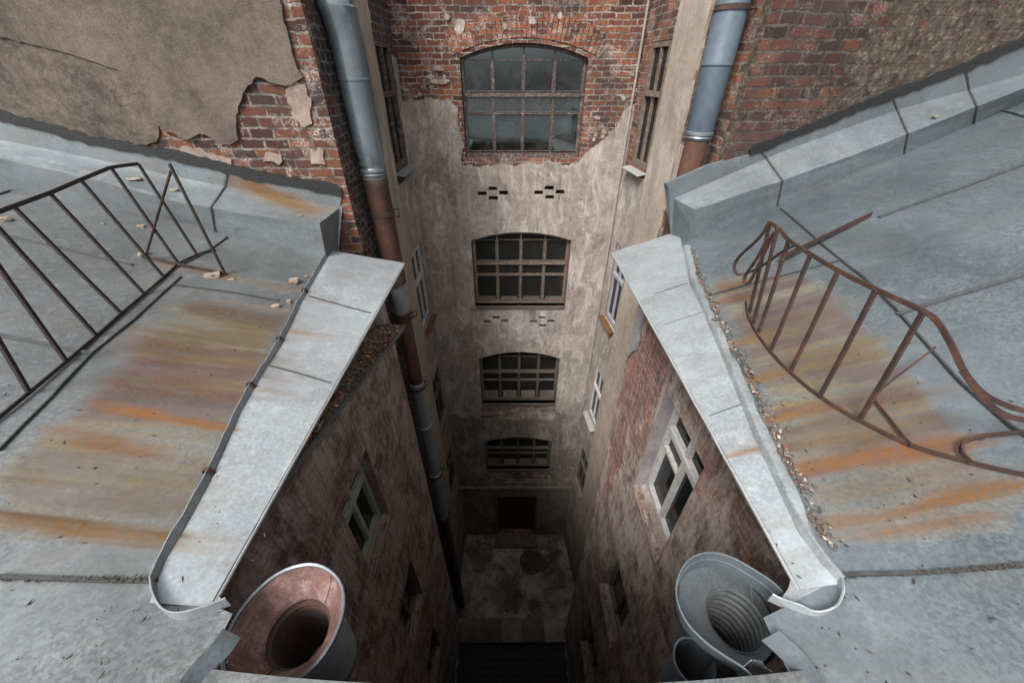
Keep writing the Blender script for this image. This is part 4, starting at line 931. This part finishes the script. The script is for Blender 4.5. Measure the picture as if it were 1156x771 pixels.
m = MB(); m.rings(bend((px_, py_), [(0,0,.170,zj-.0), (0,0,.184,zj-.01), (0,0,.186,zj-.03), (0,0,.176,zj-.05), (0,0,.186,zj-.07), (0,0,.176,zj-.09), (0,0,.178,zj-.13)])); m.build('joint_collar', M['zinc_dull'], dl_, True)
m = MB(); m.rings(bend((px_, py_), [(0,0,.160,zj-.05), (0,0,.174,zj-.12), (0,0,.180,zj-.22), (0,0,.172,zj-.24), (0,0,.168,-2.9)])); m.build('lower_pipe', M['rust_pipe'], dl_, True)
segs = [(-2.85, -3.5, 'upstand'), (-3.5, -5.2, 'rust_pipe'), (-5.2, -6.5, 'upstand'), (-6.5, -8.3, 'upstand'), (-8.3, -10.4, 'upstand'), (-10.4, -13.4, 'rust_dark'), (-13.4, -H+.35, 'rust_dark')]
for a, b_, mm in segs:
    m = MB(); m.rings(bend((px_, py_), [(0,0,.132,a+.03), (0,0,.150,a+.02), (0,0,.152,a-.04), (0,0,.134,a-.06), (0,0,.131,b_)])); m.build('pipe_section', M[mm], dl_, True)
for z in (-1.35+zj*0-.35, -3.55, -5.25, -8.3, -10.4):
    m = MB(); m.rings(bend((px_, py_), [(0,0,.172,z), (0,0,.186,z), (0,0,.186,z-.05), (0,0,.172,z-.05), (0,0,.172,z)])); m.tube([(px_-.17, py_, z-.025), (px_-.26, py_, z-.025)], .014, 6); m.tube([(px_+.12, py_+.12, z-.025), (px_+.2, py_+.19, z-.02), (px_+.19, py_+.22, z-.16), (px_+.13, py_+.13, z-.12)], .010, 6)
    m.build('bracket', M['rust_dark'], dl_)
rx, ry = 2.44, 5.50
dr_ = thing('downpipe', (rx, ry, -H), 'right downpipe, blue-grey above and peeling brown below its joint', 'downpipe')
zr = onplane(788, 152, (0, ry, 0), (0, 1, 0)).z
m = MB(); m.rings(bend((rx, ry), [(0,0,.172,TOP), (0,0,.172,zr+.75), (0,0,.178,zr+.74), (0,0,.178,zr+.72), (0,0,.168,zr+.71), (0,0,.165,zr+.05), (.01,0,.15,zr-.02)])); m.build('upper_pipe', M['pipe_blue'], dr_, True)
m = MB(); m.rings(bend((rx, ry), [(0,0,.150,zr+.05), (0,0,.176,zr+.03), (0,0,.178,zr), (0,0,.166,zr-.01), (0,0,.176,zr-.03), (0,0,.158,zr-.06)])); m.build('joint_collar', M['zinc'], dr_, True)
m = MB(); m.rings(bend((rx, ry), [(0,0,.150,zr), (0,0,.150,-H+.3)])); m.build('lower_pipe', M['rust_pipe'], dr_, True)
for z in (.6, -4.0, -7.5, -11):
    m = MB(); m.rings(bend((rx, ry), [(0,0,.170,z), (0,0,.184,z), (0,0,.184,z-.05), (0,0,.170,z-.05), (0,0,.170,z)])); m.tube([(rx+.17, ry, z-.025), (rx+.3, ry, z-.025)], .014, 6)
    m.build('bracket', M['rust_dark'], dr_)
def cond(name, pts, r, mat, label): top_mesh(MB().tube(pts, r, 8), name, mat, pts[-1], label, 'conduit')
cond('conduit', [RS.pt(.40, 1.6, .04), RS.pt(.41, -.4, .045), RS.pt(.40, -2.0, .04)], .022, M['cable'], 'thin grey conduit running down brick beside the right downpipe')
cond('conduit', [FAR.pt(2.34, 1.5, .05), FAR.pt(2.33, -.8, .05), FAR.pt(2.33, -3.0, .05), FAR.pt(2.32, -9, .05)], .022, M['cable'], 'thin worn conduit in the corner right of the topmost arched window')

# ------------------------------------------------------------------ railings
def lean(T, Bp, dirv):
    r = ray(*T); d = Vector(dirv); return r*(Bp.dot(d)/r.dot(d))
rlL = thing('iron_railing', onroofL(109, 379), 'straight black iron railing with thin slanting bars on the left roof', 'railing')
botL = [(-60,520),(0,470),(33,443),(75,408),(109,379),(137,354),(163,332),(185,313),(201,298),(224,287),(243,282)]
bl = [onroofL(x, y, .018) for x, y in botL]
dv = (onroofL(185, 313)-onroofL(33, 443)); dv = Vector((dv.x, dv.y, dv.z)).normalized()
MB().bar(resample(bl, 40), .026, .012, (0,0,1)).build('bottom_rail', M['rail_dark'], rlL)
bars = [((-75,262),(33,443)), ((-38,250),(75,408)), ((-14,244),(109,379)), ((15,233),(137,354)), ((56,218),(163,332)), ((91,203),(185,313)), ((125,189),(201,297)), ((156,185),(222,287)), ((191,185),(254,309))]
tops = []
for t, b_ in bars:
    B = onroofL(*b_, .012); T = lean(t, B, dv); tops.append(T)
    MB().bar([B, B.lerp(T, .5)+Vector((0,0,-.003)), T], .024, .020, dv).build('baluster', M['rail_dark'], rlL)
tp = tops[:8]+[lean((181,181), onroofL(235, 288, .03), dv)]
tl_ = [t for t in tp[:-1]]
MB().bar(resample([tops[0]+(tops[0]-tops[1])]+tl_, 40), .030, .012, (0,0,1)).build('top_rail', M['rail_dark'], rlL)
Bq = onroofL(164, 291, .02)
MB().bar([Bq, lean((193,193), onroofL(250, 305, .03), dv)], .035, .012, dv).build('brace', M['rust'], rlL)
MB().bar([onroofL(160, 290, .02), onroofL(205, 300, .02), onroofL(255, 310, .02)], .05, .012, (0,0,1)).build('foot_bar', M['rust'], rlL)
# right, bent railing
rlR = thing('iron_railing', onroofR(925, 448), 'buckled rusty iron railing twisted across the right roof', 'railing')
botR = [(842,340),(843,352),(846,361),(855,378),(871,399),(892,421),(925,448),(967,473),(1029,504),(1091,521),(1156,536),(1220,546)]
br = smooth([onroofR(x, y, .018) for x, y in botR], 2)
MB().bar(resample(br, 90), .025, .012, (0,0,1)).build('bottom_rail', M['rust'], rlR)
dvr = (onroofR(970, 473)-onroofR(857, 374)); dvr = dvr.normalized()
barsR = [((869,252),(846,352)), ((878,256),(850,366)), ((890,272),(857,374)), ((915,287),(870,396)), ((946,306),(892,420)), ((989,327),(925,448)), ((1043,351),(970,474))]
topsR = []
for t, b_ in barsR:
    B = onroofR(*b_, .012); T = lean(t, B, dvr); topsR.append(T)
    MB().bar([B, B.lerp(T, .5)+Vector((.004,0,.004)), T], .024, .020, dvr).build('baluster', M['rust_dark'], rlR)
hT = [t.z-roofz(t.x, t.y) for t in topsR]
tail = [(1058,361,.95), (1075,390,.86), (1087,419,.72), (1108,444,.55), (1133,457,.42), (1160,465,.34), (1215,474,.2)]
tail = [onroofR(x, y, h*hT[-1]) for x, y, h in tail]
trail = smooth(topsR+tail, 2)
MB().bar(resample(trail, 110), .028, .012, (0,0,1)).build('top_rail', M['rust'], rlR)
t2 = [(1087,419,.72), (1112,453,.48), (1133,469,.36), (1156,474,.26), (1215,486,.12)]
MB().bar(resample(smooth([onroofR(x, y, h*hT[-1]) for x, y, h in t2], 2), 40), .03, .012, (0,0,1)).build('loose_rail', M['rust'], rlR)
Bp0 = onroofR(857, 374, .03); pn = dvr.cross(topsR[2]-Bp0).normalized()
onrail = lambda x, y: onplane(x, y, Bp0, pn)
def loop(pts, nm, wd=.026, mt='rust'): MB().bar(resample(smooth([onrail(*p) for p in pts], 2), 50), wd, .012, pn).build(nm, M[mt], rlR)
loop([(869,250),(859,268),(832,291),(828,303),(832,311),(844,309),(863,299),(884,283),(900,276)], 'bent_strip')
loop([(867,268),(855,292),(840,312),(840,321),(846,320),(856,300),(874,262)], 'bent_strip')
MB().bar(smooth([onroofR(1056, 392, .16), onroofR(985, 446, .04), onroofR(990, 455, .03), onroofR(1010, 480, .03), onroofR(1029, 503, .03)], 2), .018, .010, (0,0,1)).build('brace', M['rust'], rlR)
MB().bar(resample(smooth([onroofR(1230, 478, .10), onroofR(1156, 488, .10), onroofR(1112, 491, .07), onroofR(1088, 498, .05), onroofR(1083, 508, .04), onroofR(1095, 521, .03)], 2), 30), .028, .012, (0,0,1)).build('bent_strip', M['rust'], rlR)
a, b_ = onroofR(984, 242, .03), onroofR(884, 290, .10)
m = MB(); m.bar([a, b_], .06, .008, (0,0,1)); m.bar([a+Vector((0,.03,-.026)), b_+Vector((0,.03,-.026))], .06, .008, (0,1,.1))
top_mesh(m, 'steel_angle', M['rust'], a.lerp(b_, .5)-Vector((0,0,.06)), 'rusty steel angle bar lying on the right roof behind the bent railing', 'steel bar')

# ------------------------------------------------------------------ loose rubble on the roofs
def lump(c, sx, sy, sz, seed, rot=0):
    rnd = random.Random(seed); bm = bmesh.new(); bmesh.ops.create_icosphere(bm, subdivisions=2, radius=1)
    vs = []
    for v in bm.verts:
        p = v.co.copy(); k = 1+.38*noise.noise(p*1.7+Vector((seed*3.1, 0, 0)))+.12*noise.noise(p*5+Vector((seed, 9, 0)))
        p = Vector((max(-.85, min(.85, p.x))*k*sx, max(-.85, min(.85, p.y))*k*sy, max(-.62, min(.62, p.z*k))*sz))
        p = Vector((p.x*math.cos(rot)-p.y*math.sin(rot), p.x*math.sin(rot)+p.y*math.cos(rot), p.z))
        vs.append(p+Vector(c))
    fs = [tuple(x.index for x in f.verts) for f in bm.faces]; bm.free()
    return vs, fs
ch = [('L',240,313,.085,.055,.045,'largest tan plaster chunk beside the foot of the left railing'), ('L',333,319,.065,.050,.050,'pale plaster chunk against the top of the left gutter upstand'),
      ('L',312,347,.050,.028,.030,'flat plaster chunk lying below the pair by the left gutter upstand'), ('L',327,342,.028,.034,.035,'small upright plaster chunk touching the left gutter upstand'),
      ('L',160,256,.055,.030,.022,'thin tan plaster flake between the bars of the left railing'), ('L',163,288,.060,.050,.030,'grey-tan plaster chunk at the rusty foot of the left railing brace'),
      ('L',262,316,.040,.018,.015,'thin plaster sliver right of the largest tan chunk'), ('L',4,249,.09,.05,.03,'whitish crumpled scrap at the far left end of the left railing'),
      ('L',346,313,.02,.018,.02,'tiny plaster crumb nearest the box end on the left roof'), ('L',117,253,.025,.015,.012,'tiny red brick flake under the left railing'),
      ('R',808,362,.060,.026,.030,'flat grey mortar slab beside the bent right gutter edge'), ('R',848,363,.02,.018,.018,'white pebble at the bent foot of the right railing')]
for s, x, y, sx, sy, sz, lab in ch:
    on = onroofL if s == 'L' else onroofR; p = on(x, y); p.z += sz*.45
    m = MB().add(*lump(p, sx, sy, sz, int(x+y), .3))
    top_mesh(m, 'plaster_chunk', M['brick_red'] if 'red brick' in lab else M['pl_coat'] if 'grey' in lab and s == 'R' else M['chunk'], p-Vector((0,0,sz*.5)), lab, 'rubble', 'plaster chunks fallen on the roofs')
p = Vector((-1.97, 2.45, -2.80)); top_mesh(MB().add(*lump(p, .05, .035, .035, 5, .4)), 'brick_fragment', M['brick_red'], p-Vector((0,0,.03)), 'orange-red broken brick end lying among the leaves on the left ledge', 'rubble')
# chunks on the left cap and one on the right cap
for cc, t_, u_, sx, lab in ((cL, 88.8, .55, .10, 'flat tan plaster flake on the far left of the metal cap'), (cL, 103.2, .6, .06, 'broken plaster crumbs near the middle of the left metal cap'), (cL, 150.0, .75, .025, 'white plaster crumb near the end of the left metal cap'), (cR, 73.0, .8, .06, 'tan plaster crumb on the right metal cap beside its seam')):
    i = int(t_); B, T = cc[1][i], cc[2][i]; p = B.lerp(T, u_)+Vector((0, 0, .014))
    top_mesh(MB().add(*lump(p, sx, sx*.4, .02, int(t_*10), .2)), 'plaster_chunk', M['chunk'], p-Vector((0,0,.01)), lab, 'rubble', 'plaster chunks fallen on the roofs')
def litter(name, gen, mat, n, tl=.5):
    vs = []; fs = []; cols = []
    for i in range(n):
        p, nx, ny, c = gen(i); k = len(vs); th = random.uniform(0, 6.28); a = Vector((math.cos(th), math.sin(th), random.uniform(-tl, tl))); b2 = Vector((-math.sin(th), math.cos(th), random.uniform(-tl, tl)))
        vs += [p+a*nx, p+b2*ny, p-a*nx+Vector((0,0,.004)), p-b2*ny, p+Vector((0,0,-.008))]
        fs += [(k, k+1, k+2), (k, k+2, k+3), (k, k+4, k+1), (k+1, k+4, k+2), (k+2, k+4, k+3), (k+3, k+4, k)]; cols += [c]*5
    o = MB(); o.v = vs; o.f = fs
    me = bpy.data.meshes.new(name); me.from_pydata([Vector(v)+Vector((0,0,H)) for v in vs], [], fs)
    at = me.color_attributes.new('col', 'FLOAT_COLOR', 'POINT')
    for i, c in enumerate(cols): at.data[i].color = (*c, 1)
    me.materials.append(mat); ob = bpy.data.objects.new(name, me); C.objects.link(ob)
    ob['kind'] = 'stuff'; return ob
rnd = random.Random(3)
PAL = [(.05,.030,.018), (.09,.05,.028), (.14,.08,.04), (.03,.022,.016), (.22,.08,.03), (.20,.15,.10), (.06,.05,.02), (.34,.28,.22)]
def g_ledge(i):
    y = rnd.uniform(.9, 4.75); e = min(le, key=lambda p: abs(p.y-y)); t = rnd.random()**1.3
    x = e.x-.015-t*.5; return Vector((x, y, e.z+.01+.06*(e.x-x)/.64+rnd.uniform(0, .03))), rnd.uniform(.010, .035), rnd.uniform(.006, .018), rnd.choice(PAL)
o = litter('leaf_litter', g_ledge, M['leaf'], 2600); o['label'] = 'dead leaves and brick crumbs packed along the left ledge'; o['category'] = 'leaf litter'
PALM = [(.085,.066,.05), (.12,.098,.077), (.05,.036,.028), (.19,.165,.14), (.085,.036,.023), (.035,.028,.022), (.06,.048,.036)]
def g_gut(i):
    t = rnd.random()**.8*.93+.04; k = int(t*(len(baseR)-1)); p = baseR[k]; s = .075+abs(rnd.gauss(0, .03))+(.02 if .55 < t < .9 else 0)
    q = p+Vector((s, rnd.uniform(-.02, .02), 0)); q.z = roofz(q.x, q.y)+rnd.uniform(.004, .03); r = rnd.choice([.003, .004, .006, .009, .014, .02])*rnd.uniform(.7, 1.2); return q, r, r*rnd.uniform(.5, 1), rnd.choice(PALM)
o = litter('gutter_rubble', g_gut, M['leaf'], 950); o['label'] = 'crumbled mortar lying along the bent right gutter edge'; o['category'] = 'rubble'
def g_tw(i):
    if i % 2: x, y = rnd.uniform(0, 300), rnd.uniform(320, 771); q = onroofL(x, y, .008)
    else: x, y = rnd.uniform(860, 1156), rnd.uniform(330, 771); q = onroofR(x, y, .008)
    return q, rnd.choice([.004, .006, .009, .018])*rnd.uniform(.7, 1.3), rnd.uniform(.0025, .005), rnd.choice([(.02,.017,.014), (.05,.035,.025), (.015,.012,.01)])
o = litter('twig_litter', g_tw, M['leaf'], 150, .06); o['label'] = 'dark twigs and bark scraps scattered over both sheet roofs'; o['category'] = 'twigs'
def g_sm(i):
    if i % 2: q = onroofL(rnd.uniform(0, 178), 653+rnd.gauss(0, 1.5), .014)
    else: x = rnd.uniform(950, 1156); q = onroofR(x, 650-(x-950)*.055+rnd.gauss(0, 1.2), .014)
    return q, rnd.uniform(.005, .016), rnd.uniform(.002, .005), rnd.choice([(.02,.017,.014), (.04,.03,.022)])
o = litter('seam_litter', g_sm, M['leaf'], 260, .10); o['label'] = 'dark needles caught along the two near roof seams'; o['category'] = 'needles'
def g_gr(i):
    z = -H+.01; q = Vector((rnd.uniform(-2.0, 2.3), rnd.choice([rnd.uniform(4.6, 8.5), 8.5-abs(rnd.gauss(0, .35))]), z)); r = rnd.uniform(.012, .06)
    return q, r, r*rnd.uniform(.4, 1), rnd.choice([(.20,.18,.15), (.12,.10,.08), (.30,.27,.24), (.06,.05,.04), (.14,.06,.045)])
o = litter('courtyard_rubble', g_gr, M['leaf'], 420, .2); o['label'] = 'crumbs of plaster and rubbish strewn over the courtyard floor'; o['category'] = 'rubble'

# ------------------------------------------------------------------ courtyard floor things
mc = onZ(562, 674, -H)
m = MB(); m.rings([circ(mc, .30, -H), circ(mc, .30, -H+.03), circ(mc, .27, -H+.035), circ(mc, .26, -H+.028), circ(mc, .001, -H+.03)])
top_mesh(m, 'manhole_cover', M['iron'], (mc.x, mc.y, -H), 'round pale manhole cover set in the dark courtyard floor', 'manhole cover')
mc2 = onZ(600, 634, -H)
m = MB(); m.rings([circ(mc2, .52, -H+.002), circ(mc2, .52, -H+.03), circ(mc2, .46, -H+.035), circ(mc2, .45, -H+.02), circ(mc2, .001, -H+.02)])
top_mesh(m, 'well_cover', M['well'], (mc2.x, mc2.y, -H), 'large dark round cover on the courtyard floor nearer the door', 'well cover')
m = MB(); m.wbox(FAR, d0-.18, d1+.02, -H, -H+.16, .0405, .62)
top_mesh(m, 'doorstep', M['concrete'], (0.1, 8.3, -H), 'grey concrete step in front of the dark red door', 'doorstep', bevel=.012)
m = MB(); pp = FAR.pt(d1+.35, -H+.06, .35); m.add(*lump((pp.x, pp.y, -H+.06), .33, .22, .14, 77, .2)); top_mesh(m, 'plaster_chunk', M['chunk'], (pp.x, pp.y, -H), 'tan plaster slab broken off beside the concrete doorstep', 'rubble')
sx0, sx1 = -1.98, 1.98
dsc = ['leftmost dark concrete coping slab at the foot of the left wing', 'rusty brown coping slab second from the left wing', 'middle grey coping slab of the row across the courtyard', 'dark mottled coping slab second from the right wing', 'rightmost pale coping slab sprinkled with white crumbs']
for i in range(5):
    a, b_ = sx0+(sx1-sx0)*i/5+.01, sx0+(sx1-sx0)*(i+1)/5-.01; dz = random.uniform(-.012, .012)
    m = MB(); m.box(((a+b_)/2, 4.86, -H+.37+dz), (b_-a, .74, .09))
    top_mesh(m, 'coping_slab', mat_plaster('slab_%d' % i, *[((.13,.12,.105), (.06,.055,.05), (.22,.2,.18)), ((.13,.095,.08), (.06,.045,.04), (.2,.16,.14)), ((.19,.175,.155), (.09,.082,.074), (.3,.28,.25)), ((.12,.105,.09), (.055,.05,.043), (.2,.18,.16)), ((.24,.22,.20), (.12,.11,.10), (.36,.34,.31))][i], seed=20+i),
             ((a+b_)/2*1, 4.86, -H+.32), dsc[i], 'slab', 'coping slabs across the courtyard', bevel=.015)
m = MB(); m.box((0, 4.86, -H+.16), (3.98, .60, .32)); top_mesh(m, 'low_wall', M['eroded_l'], (0, 4.86, -H), 'low brick wall under the row of coping slabs across the courtyard', 'wall')
dk = thing('plank_deck', (0, 3.3, -H), 'black wet plank platform in the deepest near part of the courtyard', 'deck')
for k in range(11):
    m = MB(); y = 4.42-.23*k; m.box((random.uniform(-.02, .02), y, -H+.06+random.uniform(-.01, .01)), (3.9, .215, .045)); m.build('plank', M['wood'], dk, bevel=.006)

# ------------------------------------------------------------------ sky, light, camera
wd = bpy.data.worlds.new('World'); bpy.context.scene.world = wd; wd.use_nodes = True
nt = wd.node_tree; bg = nt.nodes['Background']; sk = nt.nodes.new('ShaderNodeTexSky'); sk.sky_type = 'NISHITA'; sk.sun_disc = False
sk.sun_elevation = math.radians(52); sk.sun_rotation = math.radians(214); sk.dust_density = 4; sk.air_density = 1.0; sk.ozone_density = 1
hsv = nt.nodes.new('ShaderNodeHueSaturation'); hsv.inputs['Saturation'].default_value = .16
nt.links.new(sk.outputs[0], hsv.inputs['Color']); nt.links.new(hsv.outputs[0], bg.inputs[0]); bg.inputs[1].default_value = .145
sl = bpy.data.lights.new('Sun', 'SUN'); sl.energy = 2.3; sl.angle = math.radians(22); sl.color = (1, .97, .93)
so = bpy.data.objects.new('Sun', sl); C.objects.link(so); so.rotation_euler = (math.radians(38), 0, math.radians(-34)); so.location = (0, 0, H+20)
cam = bpy.data.cameras.new('Camera'); co = bpy.data.objects.new('Camera', cam); C.objects.link(co)
co.location = (0, 0, H); co.rotation_euler = (math.radians(54), 0, 0); cam.sensor_width = 36; cam.sensor_fit = 'HORIZONTAL'; cam.lens = 36*F/1156
cam.clip_start = .05; cam.clip_end = 1500
sc_ = bpy.context.scene; sc_.camera = co
sc_.view_settings.view_transform = 'Standard'; sc_.view_settings.look = 'None'; sc_.view_settings.exposure = 1.5; sc_.view_settings.gamma = 1
sc_.view_settings.use_curve_mapping = False
sc_.cycles.max_bounces = 12; sc_.cycles.diffuse_bounces = 8
